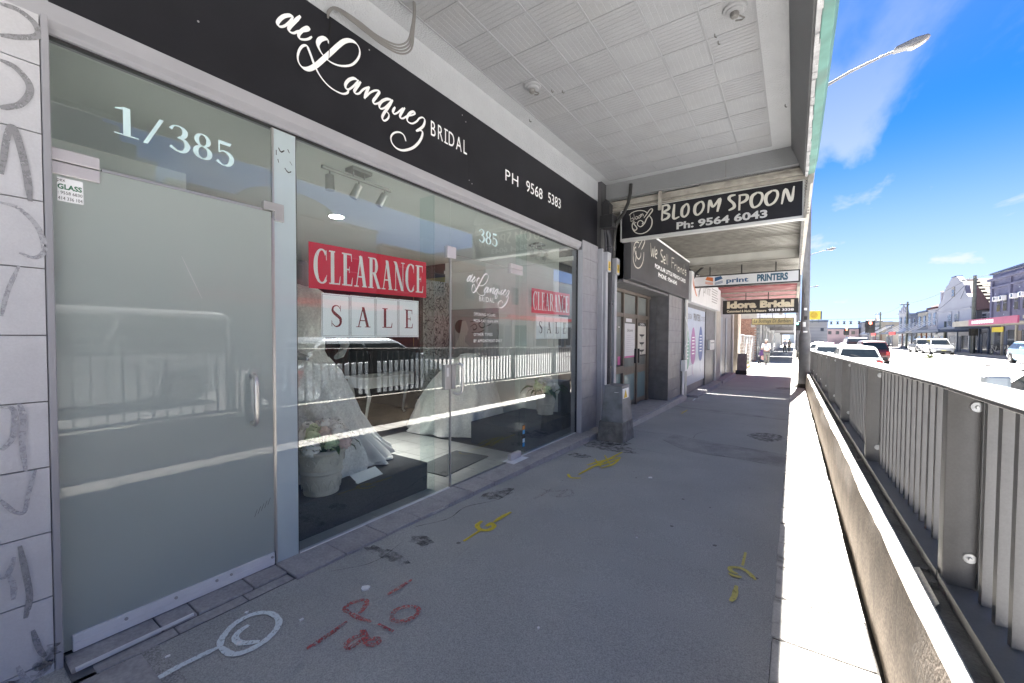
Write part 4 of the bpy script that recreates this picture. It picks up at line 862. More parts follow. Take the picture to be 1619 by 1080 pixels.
# ------------------------------------------------------------ electrical conduits between the two shops
cw = thing('party_wall', 'narrow dark wall strip carrying conduits between bridal and cake shops', 'wall', (-2.6, 6.25, -.1))
bx('wall_face', M('dark_wall', (.07, .07, .075), .7, var=.2, dirt=.2), cw, -9, 6.06, -.3, -2.495, 6.60, 3.80)
bx('wall_above', 'stipple', cw, -9, 6.06, 3.80, -2.495, 6.60, 8)
def conduit(y, x, z0, z1, r, mat, label, extra=None):
    t = thing('conduit', label, 'conduit', (x, y, z0), 'electrical conduits on the party wall')
    return t
t = conduit(6.12, -2.40, 0, 2.4, .05, 'conduit_grey', 'pale grey square conduit with box bearing yellow warning triangle nearest the pier')
bx('duct', 'conduit_grey', t, -2.44, 6.075, -.12, -2.36, 6.17, 2.42, .004)
bx('junction_box', 'conduit_grey', t, -2.445, 6.055, 2.40, -2.325, 6.20, 2.70, .008)
def warn(par, y0, y1, z0, z1, x):
    bx('warning_label', 'warn_yellow', par, x, y0, z0, x+.002, y1, z1)
    c = (y0+y1)/2; h = (z1-z0)
    MB().prism([(x+.0022, y0+.006, z0+h*.30), (x+.0022, y1-.006, z0+h*.30), (x+.0022, c, z1-h*.06)], (.001, 0, 0)).build('warning_triangle', 'ink', par)
    MB().prism([(x+.0033, y0+.017, z0+h*.36), (x+.0033, y1-.017, z0+h*.36), (x+.0033, c, z1-h*.2)], (.001, 0, 0)).build('warning_triangle', 'warn_yellow', par)
    bx('bolt_mark', 'ink', par, x+.0044, c-.004, z0+h*.40, x+.005, c+.004, z1-h*.34)
warn(t, 6.09, 6.17, 2.42, 2.56, -2.325)
MB().tube([(-2.385, 6.13, 2.68), (-2.385, 6.12, 2.85), (-2.40, 6.10, 3.1), (-2.40, 6.10, 3.18)], .016, 8).build('cable', 'dark_pipe', t, smooth=True)
t = conduit(6.5, -2.40, 0, 2.4, .05, 'conduit_grey', 'pale grey conduit and warning box next to the cake shop window')
bx('duct', 'conduit_grey', t, -2.44, 6.44, -.12, -2.35, 6.54, 2.46, .004)
bx('junction_box', 'conduit_grey', t, -2.44, 6.42, 2.40, -2.315, 6.56, 2.66, .008)
warn(t, 6.45, 6.53, 2.43, 2.56, -2.315)
MB().tube([(-2.40, 6.5, 2.66), (-2.39, 6.5, 2.9), (-2.36, 6.49, 3.15), (-2.28, 6.47, 3.30), (-2.20, 6.45, 3.38)], .012, 8).build('cable', 'cable_grey', t, smooth=True)
t = conduit(6.30, -2.40, 0, 3.4, .04, 'dark_pipe', 'black downpipe between the two pale conduits')
MB().tube([(-2.395, 6.31, .22), (-2.395, 6.31, 2.85), (-2.40, 6.29, 2.98), (-2.42, 6.26, 3.05), (-2.42, 6.25, 3.30)], .045, 12).build('pipe', 'dark_pipe', t, smooth=True)
for z in (.9, 1.9, 2.8): bx('bracket', 'dark_pipe', t, -2.44, 6.255, z, -2.345, 6.365, z+.03)
bx('pipe_shoe', 'card_white', t, -2.44, 6.26, -.1, -2.35, 6.36, .22, .006)
ex = thing('cable_box', 'black open box and capped stack feeding cables above the conduits', 'junction box', (-2.4, 6.1, 3.1))
bx('box', 'black_plastic', ex, -2.44, 6.0, 3.06, -2.24, 6.19, 3.25, .006)
MB().prism([(-2.42, 6.03, 3.25), (-2.30, 6.03, 3.25), (-2.29, 6.03, 3.42), (-2.36, 6.03, 3.50), (-2.43, 6.03, 3.42)], (0, .13, 0)).build('stack', 'black_plastic', ex, bev=.004)
MB().tube([(-2.26, 6.14, 3.10), (-2.20, 6.16, 3.18), (-2.12, 6.17, 3.28), (-2.06, 6.18, 3.42), (-2.03, 6.18, 3.56), (-2.02, 6.18, 3.70)], .026, 10).build('hose', 'black_rubber', ex, smooth=True)
for t in [o for o in SC.objects if o.parent is None and o.name.split('.')[0] in ('conduit', 'cable_box')]: t.location.x -= .055
# weathered electrical pillar on the pavement
ep = thing('service_pillar', 'weathered grey metal electrical pillar on the pavement by the conduits', 'electrical pillar', (-2.14, 5.75, g(5.75)))
z0 = g(5.75)-.02
def frus(x0, y0, x1, y1, za, k, zb, kx=0.):
    return [(x0, y0, za), (x1, y0, za), (x1, y1, za), (x0, y1, za)], [(x0+k, y0+k, zb), (x1-k-kx, y0+k, zb), (x1-k-kx, y1-k, zb), (x0+k, y1-k, zb)]
def frustum(a, b): return MB().add(a+b, [(3, 2, 1, 0), (4, 5, 6, 7), (0, 1, 5, 4), (1, 2, 6, 5), (2, 3, 7, 6), (3, 0, 4, 7)])
M('pillar_zinc', (.23, .24, .26), .5, metal=.35, var=.2, vs=7, dirt=.6, ds=6, dcol=(.10, .10, .10), bump=.1)
M('pillar_base', (.19, .185, .18), .85, var=.3, vs=12, dirt=.6, ds=8, dcol=(.07, .065, .06), bump=.6, bs=40)
frustum(*frus(-2.32, 5.56, -1.93, 6.04, z0, .022, .19)).build('foot', 'pillar_base', ep, bev=.006)
frustum(*frus(-2.278, 5.605, -1.955, 6.00, .19, .035, .69, .0)).build('cabinet', 'pillar_zinc', ep, bev=.006)
bx('lid', 'pillar_zinc', ep, -2.248, 5.635, .685, -1.985, 5.97, .70, .004)
bx('warning_label', 'card_white', ep, -1.985, 5.66, .50, -1.978, 5.90, .66); 
o = MB().prism([(-1.974, 5.69, .53), (-1.974, 5.83, .53), (-1.974, 5.76, .645)], (.003, 0, 0)).build('warning_triangle', 'warn_yellow', ep)
MB().lathe((-2.06, 5.628, .61), [(.03, 0), (.032, .001)], 12).build('sticker', 'card_white', ep)
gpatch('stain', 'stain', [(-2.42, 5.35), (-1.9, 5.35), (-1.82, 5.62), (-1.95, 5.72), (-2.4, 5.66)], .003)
for k in range(4): bx('render_spall', 'scuff', ep, -2.30+.07*k, 5.561, .02+.02*(k % 2), -2.26+.07*k, 5.567, .10+.02*(k % 3))
# ------------------------------------------------------------ retaining wall and railing
lw = thing('retaining_wall', 'low rough brown concrete wall with pale sunlit coping under the railing', 'wall', (.45, 6, -.1))
rr = random.Random(12)
def wavy(y): return .003*math.sin(y*2.1)+.003*math.sin(y*5.3+1)
mb = MB(); ys_ = [-40, -20, -8]+[-2+.12*k for k in range(160)]+[17.2+1.0*k for k in range(48)]; prof = [(.352, -.06), (.348, .15), (.356, .34), (.366, .478), (.374, .49), (.424, .487), (.428, .470), (.60, .462), (.66, .44), (.70, -.1)]
vs = []; n = len(prof)
for y in ys_:
    for i, (x, z) in enumerate(prof):
        e = wavy(y+i*.7)+rr.uniform(-.002, .002); vs.append((x+(e if i < 5 else 0), y, z+g(y)+(e*.5 if 2 < i < 7 else 0)))
fa = []; fb = []; fc = []
for j in range(len(ys_)-1):
    for i in range(n-1):
        q = (j*n+i, j*n+i+1, (j+1)*n+i+1, (j+1)*n+i)[::-1]; (fa if i < 3 else fb if i < 6 else fc).append(q)
for f, nm, mt in ((fa, 'concrete_face', 'concrete_wall'), (fb, 'coping', 'coping'), (fc, 'ledge', 'ledge')):  # colours carry sun and shade: pale sunlit coping, ledge greyed by rail's shadow
    MB().add(vs, f).build(nm, mt, lw, smooth='all')
MB().prism([(.405, 2.02, .452+g(2)), (.42, 2.02, .475+g(2)), (.42, 2.30, .475+g(2)), (.405, 2.30, .47+g(2))], (.02, 0, .014)).build('loose_slate', 'coping', lw)
strokes('crack', ('x', .345), [[(2.62, -.02), (2.625, .2), (2.62, .47)], [(2.12, .05), (2.13, .3), (2.125, .47)]], 'gutter', lw, .004, .006, 0, d0=0.0)
fe = thing('metal_railing', 'grey painted steel railing of flat bars bolted above the retaining wall', 'railing', (.55, 6, .4))
POST = [.17+2.06*k for k in range(-1, 24)]
bal = None
def sl(name, mat, x0, y0, z0, x1, y1, z1, bev=0): return MB().sbox(x0, y0, z0, x1, y1, z1, g).build(name, mat, fe, bev=bev, seg=1)
for k in range(len(POST)-1):
    y0, y1 = POST[k], POST[k+1]
    gap = 17.0 if y0 < 17.0 < y1 else None
    sl('top_rail', 'rail_paint', .462, y0+.002, 1.236, .632, y1-.002, 1.252, .003)
    sl('rail_lip', 'rail_paint', .622, y0+.002, 1.20, .632, y1-.002, 1.235)
    sl('base_plate', 'rail_paint', .475, y0+.01, .474, .650, y1-.01, .486, .002)
    sl('base_lip', 'rail_paint', .475, y0+.01, .487, .482, y1-.01, .52)
pw = None; sp = (POST[1]-POST[0])/17.0
def slat(): return MB().box(-.017, -.0105, 0, .017, .0105, .748)
cnt = 0; far_b = MB()
for k in range(len(POST)-1):
    for q in range(1, 17):
        y = POST[k]+sp*q; z = .487+g(y)
        if cnt < 288:
            o = slat().build('baluster', 'rail_paint', fe, local=True) if bal is None else link_copy(bal, fe)
            bal = bal or o; o.location = Vector((.575, y, z))-BASE[fe.name]; o.rotation_euler = (0, 0, R(8)+rr.uniform(-.03, .03)); cnt += 1
        else: far_b.box(.558, y-.0105, z, .592, y+.0105, z+.748)
stuff(far_b.build('baluster', 'rail_paint', fe))
pm = None
for k, y in enumerate(POST):
    z = g(y)
    mbp = MB().box(.488, y-.006, .478+z, .582, y+.006, 1.236+z)
    o = mbp.build('post', 'rail_paint', fe, bev=.002, seg=1); 
    MB().box(.488, y+.006, .478+z, .496, y+.052, 1.236+z).build('post_flange', 'rail_paint', o)
    MB().box(.578, y-.028, .49+z, .584, y-.0065, 1.236+z).build('post_flange', 'rail_paint', o)
    bx('foot_plate', 'ledge', o, .425, y-.05, .472+z, .52, y+.10, .480+z)
    for zz, xx in ((1.17, .566), (.60, .560)):
        b = MB().cyl((xx, y-.006, zz+z), (xx, y-.011, zz+z), .020, .018, 16).build('washer', 'zinc', o, smooth=True)
        if k < 8: MB().cyl((xx, y-.011, zz+z), (xx, y-.017, zz+z), .007, .005, 8).build('bolt_head', 'zinc', o)
    if k < 6:
        for yy in (-.03, .08): 
            MB().cyl((.455, y+yy, .478+z), (.455, y+yy, .492+z), .016, n=6).build('anchor_bolt', 'ledge', o)

# ------------------------------------------------------------ street lamps
def lamp_post(x, y, label, h=10.2, grp='tall street lamps along the road', stickers=False):
    z = g(y); t = thing('street_lamp', label, 'street lamp', (x, y, z), grp)
    MB().lathe((x, y, z), [(.165, -.1), (.165, 1.75), (.12, 1.95), (.115, 3.0), (.10, 6.0), (.075, h-1.6)], 20).build('column', 'pole_steel', t, smooth=True)
    pts = [(x, y, z+h-1.6), (x+.02, y, z+h-1.1), (x+.14, y, z+h-.62), (x+.45, y, z+h-.30), (x+1.0, y, z+h-.08), (x+1.75, y, z+h+.12), (x+2.1, y, z+h+.18)]
    MB().tube(pts, [.06, .055, .05, .045, .04, .035, .035], 10).build('arm', 'pole_steel', t, smooth=True)
    s_ = z+h+.2
    hd = MB().prism([(x+2.0, y-.13, s_-.06), (x+2.08, y-.13, s_+.06), (x+2.5, y-.13, s_+.17), (x+2.78, y-.13, s_+.17), (x+2.84, y-.13, s_+.09), (x+2.7, y-.13, s_+.02), (x+2.35, y-.13, s_-.06)], (0, .26, 0)).build('lamp_head', 'pole_steel', t, bev=.04)
    MB().prism([(x+2.35, y-.11, s_-.065), (x+2.7, y-.11, s_+.015), (x+2.76, y-.11, s_+.05), (x+2.64, y-.11, s_-.03), (x+2.45, y-.11, s_-.10)], (0, .22, 0)).build('lens', 'lamp_lens', hd, bev=.01)
    if stickers:
        for zz, cc, hh in ((2.05, 'card_white', .16), (1.86, 'card_white', .05), (1.72, 'scuff', .08), (2.28, 'ink', .12), (2.60, 'card_white', .08), (1.45, 'scuff', .2), (3.2, 'scuff', .1)):
            a = R(250+(zz*77) % 30); r_ = .122 if zz > 1.9 else .168
            MB().add([(x+r_*math.cos(a+d), y+r_*math.sin(a+d), z+zz+e) for e in (0, hh) for d in (-.35, 0, .35)], [(0, 1, 4, 3), (1, 2, 5, 4)]).build('sticker', cc, t)
        MB().lathe((x, y, z), [(.24, -.02), (.26, .03), (.19, .10), (.166, .14)], 16).build('collar', 'gutter', t)
    return t
M('pole_steel', (.17, .173, .178), .6, metal=.15, var=.18, vs=6, dirt=.25, ds=5, dcol=(.16, .16, .165))
M('lamp_lens', (.36, .33, .29), .3, var=.05)
lamp_post(.30, 17.0, 'tall galvanised street lamp whose stickered column stands in the railing', stickers=True)
lamp_post(.35, 50, 'second street lamp, seen just past the stickered column')
lamp_post(.35, 84, 'third and smaller street lamp further down the road')
lamp_post(.35, 118, 'fourth street lamp, farthest along the railing side')

# ------------------------------------------------------------ cake shop: corrugated awning, hanging sign, fascia box, shopfront
a2 = thing('corrugated_awning', 'ribbed metal street awning with timber end frame over the cake and print shops', 'awning', (-1.1, 10, 3.3))
M('rib_shade', (.20, .19, .17), .8, var=.2, vs=6)
M('ribbed', (.60, .59, .55), .6, metal=.2, var=.12, vs=3, dirt=.3, ds=3, dcol=(.22, .21, .19))
def corr(x0, x1, y0, y1, z0, z1, p=.115):
    mb = MB(); n = int((y1-y0)/p); vs = []; fs = []
    for i in range(n):
        for u, d in ((0, 0), (.60, 0), (.66, .035), (.94, .035)):
            y = y0+p*(i+u); vs += [(x0, y, z0+d), (x1, y, z1+d)]
    for i in range(4*n-1): fs.append((2*i, 2*i+1, 2*i+3, 2*i+2))
    return mb.add(vs, fs)
def shear(o, base_y): 
    for v in o.data.vertices: v.co.z += 0
rib_strip = None
for k in range(72):  # dark strips added to stand in for shade between the corrugated ribs
    y = 6.45+.125*k; z = 3.398 if y < 11.2 else 3.197
    if rib_strip is None: rib_strip = MB().box(-2.45, 0, -.022, .055, .038, 0).build('rib_shade_strip', 'rib_shade', a2, local=True)
    o = rib_strip if k == 0 else link_copy(rib_strip, a2)
    o.location = Vector((0, y, z))-BASE[a2.name]
corr(-2.5, .06, 6.36, 11.3, 3.42, 3.38).build('soffit_sheet', 'ribbed', a2)
corr(-2.5, .06, 11.3, 15.4, 3.22, 3.18).build('soffit_sheet', 'ribbed', a2)
bx('roof_deck', 'zinc', a2, -2.5, 6.34, 3.55, .14, 15.5, 3.60)
bx('fascia_batten', 'timber_old', a2, -2.5, 6.335, 3.445, .13, 6.375, 3.49)
bx('fascia_batten', 'timber_old', a2, -2.5, 6.355, 3.49, .14, 6.39, 3.535)
bx('fascia_batten', 'ledge', a2, -1.15, 6.34, 3.535, .14, 6.38, 3.575)
bx('fascia_batten', 'timber_old', a2, -2.5, 6.375, 3.395, .10, 6.41, 3.44)
bx('fascia_batten', 'ribbed', a2, -2.3, 11.27, 3.20, .06, 11.31, 3.44)
for k in range(14): MB().cyl((.075+.004*k*0, 6.375+.025*k*0, 2.95+.036*k), (.125, 6.375, 2.957+.036*k), .012, n=6).build('end_rib', 'timber_old', a2)
MB().prism([(.07, 6.36, 2.90), (.10, 6.36, 2.90), (.16, 6.36, 3.66), (.13, 6.36, 3.66)], (0, .05, 0)).build('end_trim', 'timber_old', a2)
MB().prism([(.10, 6.41, 3.30), (.16, 6.41, 3.34), (.185, 6.41, 3.56), (.12, 6.41, 3.60)], (0, 9.1, 0)).build('gutter', 'timber_old', a2)
bx('edge_board', 'ledge', a2, .06, 6.41, 3.18, .10, 15.5, 3.55)
bk = bx('sign_bracket', 'timber_old', a2, -1.705, 6.30, 3.28, -1.655, 6.335, 3.55)
# facades of the neighbouring shops above their awnings
def facade(name, label, y0, y1, h, mat, cat='shop', x=-2.45, z0=3.6):
    t = thing(name, label, cat, (x, (y0+y1)/2, g((y0+y1)/2)))
    bx('upper_wall', mat, t, x-8, y0, z0, x, y1, h); return t
M('brown_frame', (.14, .115, .095), .5, var=.12, vs=8)
M('cake_pane', (.25, .27, .26), .06, var=.2, vs=1.5, spec=.6)
M('aqua_pane', (.22, .31, .32), .15, var=.08, vs=2, spec=.5)
M('tile_dark', (.155, .152, .158), .4, var=.22, vs=6, dirt=.3, ds=5, dcol=(.08, .08, .085))
M('tile_mid', (.23, .225, .235), .4, var=.16, vs=6, dirt=.2, ds=5, dcol=(.12, .12, .125))
M('poster_paper', (.66, .66, .68), .5, var=.04)
M('grey_sign', (.055, .055, .06), .45, var=.12, vs=3)
M('cream_vinyl', (.62, .60, .54), .6, var=.05)
M('silver', (.62, .62, .61), .4, metal=.4, var=.04)
M('magenta', (.55, .10, .32), .5, var=.03)
c2 = facade('cake_shop', 'cake shop with brown framed doors, recessed porch and grey tiled piers', 6.60, 11.1, 8.2, 'stipple')
XR = -2.75
bx('head_beam', 'tile_dark', c2, -2.95, 6.60, 2.30, -2.32, 11.05, 3.45)
bx('head_beam', 'brown_frame', c2, -2.80, 6.6, 2.245, XR+.05, 9.5, 2.30)
bx('porch_step', 'step_tile', c2, -2.95, 6.58, -.4, -2.22, 10.75, -.022, .01)
bx('porch_kerb', 'coping', c2, -2.22, 6.58, -.4, -2.19, 10.9, -.045, .01)
bx('inner_dark', 'shop_dark', c2, -3.4, 6.62, -.02, -2.86, 9.5, 2.3)
for y0, y1, w in ((6.62, 7.74, 0), (7.80, 8.58, 1), (8.64, 9.32, 2)):
    bx('transom_pane', 'cake_pane', c2, XR-.02, y0, 1.86, XR-.008, y1, 2.24)
    if w == 0:
        bx('window_pane', 'cake_pane', c2, XR-.02, y0, .84, XR-.008, y1, 1.78); bx('stall_panel', 'aqua_pane', c2, XR-.02, y0, .02, XR-.008, y1, .70); bx('sill', 'brown_frame', c2, XR-.03, y0, .70, XR+.05, y1, .84)
        pn = c2
    else:
        d = bx('door', 'brown_frame', c2, XR-.03, y0, .0, XR+.01, y1, 1.78, .004)
        bx('door_glass', 'cake_pane', d, XR+.008, y0+.09, .80, XR+.014, y1-.09, 1.68); bx('door_glass', 'aqua_pane', d, XR+.008, y0+.09, .10, XR+.014, y1-.09, .64)
        bx('handle', 'black_plastic', d, XR+.012, (y1-.10 if w == 1 else y0+.02), .85, XR+.06, (y1-.04 if w == 1 else y0+.08), 1.15, .004)
for y in (7.77, 8.61, 9.35, 9.42): bx('mullion', 'brown_frame', c2, XR-.05, y-.03, -.02, XR+.04, y+.03, 2.245, .003)
bx('transom_bar', 'brown_frame', c2, XR-.05, 6.62, 1.78, XR+.035, 9.40, 1.855)
strokes('door_handle', ('x', XR), [[(7.55, 1.58), (7.60, 1.58)], [(7.0, .52), (7.35, .55)]], 'card_white', c2, .03, d0=.012)
fit_strokes('etched_logo', ('x', XR), LOGO+BLOOMW, 6.85, 7.45, 1.05, 1.60, 'ink', c2, .018, .022, 0, .012)
bx('letter_label', 'magenta', c2, XR-.004, 7.56, .86, XR-.001, 7.70, 1.02)
def poster(name, label, x, y0, y1, z0, z1, rows, hdr=None, foot_=None, base='poster_paper', grp='posters on the cake shop doors'):
    t = thing(name, label, 'poster', (x, (y0+y1)/2, z0), grp)
    bx('sheet', base, t, x, y0, z0, x+.003, y1, z1)
    if foot_: bx('footer_band', foot_, t, x+.003, y0, z0, x+.004, y1, z0+.05*(z1-z0))
    if hdr: bx('header_band', hdr, t, x+.003, y0, z1-.1*(z1-z0), x+.004, y1, z1)
    return t
p = poster('poster', 'white cake shop poster with pink foot band on the nearer door leaf', XR+.0145, 7.88, 8.50, .98, 1.66, 9, None, 'magenta')
text('lettering', 'bloom', ('x', XR+.0175), 8.02, 8.36, 1.50, 1.56, 'ink', p, shear=.3)
for k, z in enumerate((1.42, 1.38, 1.34, 1.30, 1.26, 1.22, 1.18, 1.14, 1.10)): bx('text_line', 'wall_tile', p, XR+.0175, 8.0, z, XR+.018, 8.26+.12*((k*7) % 3), z+.012)
n_ = poster('notice', 'small white notice above the pink footed poster', XR+.0145, 7.95, 8.30, 1.69, 1.76, 1)
p = poster('poster', 'black and cream poster of stacked cups on the door leaf nearest the tiled pier', XR+.0145, 8.70, 9.26, .98, 1.70, 1, 'ink', 'ink', 'cream_vinyl')
text('lettering', 'OPEN', ('x', XR+.0185), 8.82, 9.14, 1.64, 1.685, 'card_white', p)
for k, z in enumerate((1.45, 1.28, 1.12)):
    MB().prism([(XR+.018, 8.98-.17*math.cos(a), z+(-.05*math.sin(a))) for a in [R(180*i/10) for i in range(11)]], (.001, 0, 0)).build('cup_print', 'ink', p)
    bx('stem_print', 'ink', p, XR+.018, 8.965, z-.09, XR+.019, 8.995, z-.04)
tt = [None, None]
def tile_face(par, mat, axis, c, u0, u1, z0, z1, nu, nz, nm='pier_tile'):
    du, dz = (u1-u0)/nu, (z1-z0)/nz; first = None
    for i in range(nu):
        for j in range(nz):
            if first is None:
                first = (MB().box(c-.012, u0+.003, z0+.003, c, u0+du-.003, z0+dz-.003) if axis == 'x' else MB().box(u0+.003, c, z0+.003, u0+du-.003, c+.012, z0+dz-.003)).build(nm, mat, par); b0 = Vector(first.location)
            else: link_copy(first, par, b0+(Vector((0, du*i, dz*j)) if axis == 'x' else Vector((du*i, 0, dz*j))))
bx('pier', 'grout', c2, -2.90, 9.512, -.3, -2.312, 10.75, 2.40)
tile_face(c2, 'tile_dark', 'y', 9.50, -2.86, -2.30, -.02, 2.36, 2, 9)
tile_face(c2, 'tile_mid', 'x', -2.30, 9.50, 10.74, -.10, 2.36, 4, 9)
pp_ = thing('wall_pipes', 'white pipes and meter box running down beside the grey tiled pier', 'pipes', (-2.28, 10.95, g(11)))
bx('board', 'dark_wall', pp_, -2.6, 10.76, -.3, -2.31, 11.2, 3.4)
for y, r_, m_ in ((10.82, .022, 'card_white'), (10.90, .022, 'card_white'), (11.06, .05, 'silver')):
    MB().cyl((-2.27, y, g(11)-.02), (-2.27, y, 2.45 if r_ > .03 else .75), r_, n=10).build('pipe', m_, pp_, smooth=True)
bx('meter_box', 'card_white', pp_, -2.31, 10.78, .55, -2.20, 10.97, .82, .008)
MB().tube([(-2.25, 10.9, 1.9), (-2.22, 11.0, 1.75), (-2.2, 11.12, 1.5), (-2.22, 11.05, 1.25), (-2.25, 10.95, 1.15)], .008, 6).build('wire', 'card_white', pp_)
# fascia box over the cake shop
f2 = thing('fascia_sign', 'charcoal fascia box advertising friands above the cake shop door', 'sign', (-2.2, 8.6, 2.34))
MB().prism([(-2.2, 6.6, 2.338), (-2.2, 11.06, 2.338), (-2.2, 11.06, 3.255), (-2.2, 6.6, 3.255)], (-.26, 0, 0)).build('sign_box', 'grey_sign', f2, bev=.006)
bx('top_trim', 'card_white', f2, -2.215, 6.62, 3.257, -2.19, 11.06, 3.285)
strokes('emblem', ('x', -2.20), LOGO2, 'cream_vinyl', f2, .02, .03, 1.57, d0=.004)
strokes('lettering', ('x', -2.20), WESELL, 'cream_vinyl', f2, .028, d0=.004)
text('lettering', 'POPULAR LITTLE FRENCH CAKES', ('x', -2.20), 7.98, 10.62, 2.70, 2.785, 'card_white', f2, bold=.02)
text('lettering', 'PHONE : 9564-6043', ('x', -2.20), 8.22, 9.75, 2.56, 2.65, 'card_white', f2, bold=.02)
# hanging sign of the cake shop
s2 = thing('hanging_sign', 'dark hanging sign with bowl and spoon emblem under the ribbed awning', 'sign', (-1.1, 6.42, 2.91), 'signs hung under the awnings')
bx('sign_body', 'silver', s2, -2.315, 6.402, 2.905, .085, 6.52, 3.42, .008)
bx('sign_panel', 'sign_black', s2, -2.285, 6.398, 2.945, .055, 6.4025, 3.385)
strokes('lettering', ('y', 6.398), BLOOM, 'cream_vinyl', s2, .026, .042, 1.3, d0=.001)
strokes('emblem', ('y', 6.398), LOGO, 'cream_vinyl', s2, .012, .018, 1.2, d0=.001)
strokes('emblem_lettering', ('y', 6.398), BLOOMW, 'cream_vinyl', s2, .009, d0=.004)
text('lettering', 'Ph: 9564 6043', ('y', 6.398), -1.46, -.32, 2.975, 3.085, 'silver', s2, bold=.035)
# print shop
c3 = facade('print_shop', 'print shop window fully covered by a pale poster of coloured feathers', 11.2, 17.2, 7.6, M('cream_wall', (.45, .43, .39), .85, var=.1))
bx('head_beam', 'tile_dark', c3, -3.0, 11.2, 2.19, -2.32, 16.2, 2.50)
bx('window_wall', 'tile_mid', c3, -2.9, 11.2, -.4, -2.36, 14.2, 2.2)
pq = thing('window_poster', 'pale blue window poster with magenta, green and blue feathers', 'poster', (-2.33, 12.7, .1))
bx('sheet', M('poster_blue', (.50, .56, .68), .35, var=.05), pq, -2.36, 11.3, .10, -2.325, 14.12, 2.19)
for y, c, z in ((11.55, (.22, .45, .36), 1.05), (12.35, (.45, .16, .42), 1.15), (13.45, (.10, .16, .42), 1.2)):
    m_ = M('feather_%d' % int(y*100), c, .45, var=.1, vs=9); pts = []
    for i in range(24):
        a = 2*math.pi*i/24; pts.append((-2.325, y+.34*math.cos(a)*(1-.25*math.sin(a)), z+.52*math.sin(a)))
    MB().prism(pts, (.002, 0, 0)).build('feather_print', m_, pq)
    strokes('quill_print', ('x', -2.325), [[(y, z-.45), (y-.05, z-.7), (y+.08, z-.85)]], m_, pq, .03, d0=.001)
    for k in range(6): bx('text_line', 'card_white', pq, -2.3228, y-.17, z+.22-.09*k, -2.3222, y+.17, z+.25-.09*k)
text('lettering', 'PRINTERS', ('x', -2.325), 12.35, 13.35, 1.86, 2.06, 'tile_dark', pq, bold=.03)
text('lettering', 'DESIGN', ('x', -2.325), 11.35, 12.1, 1.88, 2.02, 'tile_dark', pq)
text('lettering', 'COPY CENTRE', ('x', -2.325), 13.45, 14.05, 1.88, 2.02, 'tile_dark', pq)
bx('poster_flash', 'card_white', pq, -2.3245, 11.35, .35, -2.3235, 12.2, .62)
bx('pier', 'tile_dark', c3, -2.9, 14.2, -.4, -2.31, 15.9, 2.3)
bx('trim', 'silver', c3, -2.33, 15.9, -.4, -2.27, 16.05, 2.45)
bx('column', 'cream_wall', c3, -2.9, 16.2, -.4, -2.28, 17.2, 2.9)
bx('step', 'step_tile', c3, -2.36, 11.6, -.4, -2.05, 15.9, -.13, .01)
bx('step', 'step_tile', c3, -2.36, 16.6, -.5, -2.1, 20.5, -.17, .01)
mbx = thing('letter_box', 'small steel letter box on the dark pier beside the feather poster', 'letter box', (-2.3, 15, 1.0)); bx('box', 'silver', mbx, -2.31, 14.5, .98, -2.22, 15.4, 1.30, .01); bx('slot', 'ink', mbx, -2.222, 14.6, 1.2, -2.218, 15.3, 1.22)
f3 = thing('fascia_sign', 'white print shop fascia with orange and grey pages', 'sign', (-2.15, 13.5, 2.3))
MB().prism([(-2.15, 11.1, 2.29), (-2.15, 16.05, 2.30), (-2.15, 16.05, 3.06), (-2.15, 11.1, 3.06)], (-.2, 0, 0)).build('sign_box', 'poster_paper', f3)
M('orange_ink', (.60, .16, .04), .5, var=.03); M('navy_ink', (.03, .09, .20), .5, var=.03)
for k in range(3):
    strokes('page_print', ('x', -2.15), [[(11.25+.12*k, 2.95-.12*k), (11.3+.15*k, 2.75-.1*k), (11.6+.1*k, 2.6-.06*k)]], 'orange_ink', f3, .05, d0=.003+.001*k)
    strokes('page_print', ('x', -2.15), [[(12.5-.12*k, 2.95-.12*k), (12.3-.1*k, 2.75-.1*k), (12.0, 2.6-.06*k)]], 'tile_dark', f3, .05, d0=.003+.001*k)
text('lettering', 'print', ('x', -2.15), 12.7, 13.9, 2.55, 2.95, 'tile_mid', f3, shear=.2)
for k in range(6): bx('text_line', 'tile_mid', f3, -2.15, 14.2, 2.5+.08*k, -2.148, 15.2+.1*(k % 3), 2.53+.08*k)
def hang_sign(y, x0, x1, z0, z1, face, body, label, name='hanging_sign', ztop=3.2, rods=(.2, .5, .8)):
    t = thing(name, label, 'sign', ((x0+x1)/2, y, z0), 'signs hung under the awnings')
    bx('sign_body', body, t, x0, y, z0, x1, y+.14, z1, .006); bx('sign_panel', face, t, x0+.03, y-.004, z0+.03, x1-.03, y+.002, z1-.03)
    for r_ in rods:
        if ztop > z1+.02: MB().cyl((x0+(x1-x0)*r_, y+.07, z1), (x0+(x1-x0)*r_, y+.07, ztop), .014, n=6).build('hanger', 'black_plastic', t)
    return t
h3 = hang_sign(11.5, -2.28, .09, 2.67, 2.965, 'poster_paper', 'black_plastic', 'white hanging print sign with orange and blue book emblem')
for s_, c in ((-1, 'orange_ink'), (1, 'navy_ink')):
    cx = -1.70
    MB().prism([(cx+s_*.02, 11.496, 2.80), (cx+s_*.20, 11.496, 2.86), (cx+s_*.16, 11.496, 2.93), (cx+s_*.02, 11.496, 2.90)][::s_], (0, -.001, 0)).build('emblem', c, h3)
    for k in range(3): MB().prism([(cx+s_*.02, 11.496, 2.76-.022*k), (cx+s_*.20, 11.496, 2.80-.022*k), (cx+s_*.20, 11.496, 2.812-.022*k), (cx+s_*.02, 11.496, 2.772-.022*k)][::s_], (0, -.001, 0)).build('emblem', c, h3)
text('lettering', 'print', ('y', 11.496), -1.42, -.94, 2.715, 2.86, 'navy_ink', h3, bold=.03)
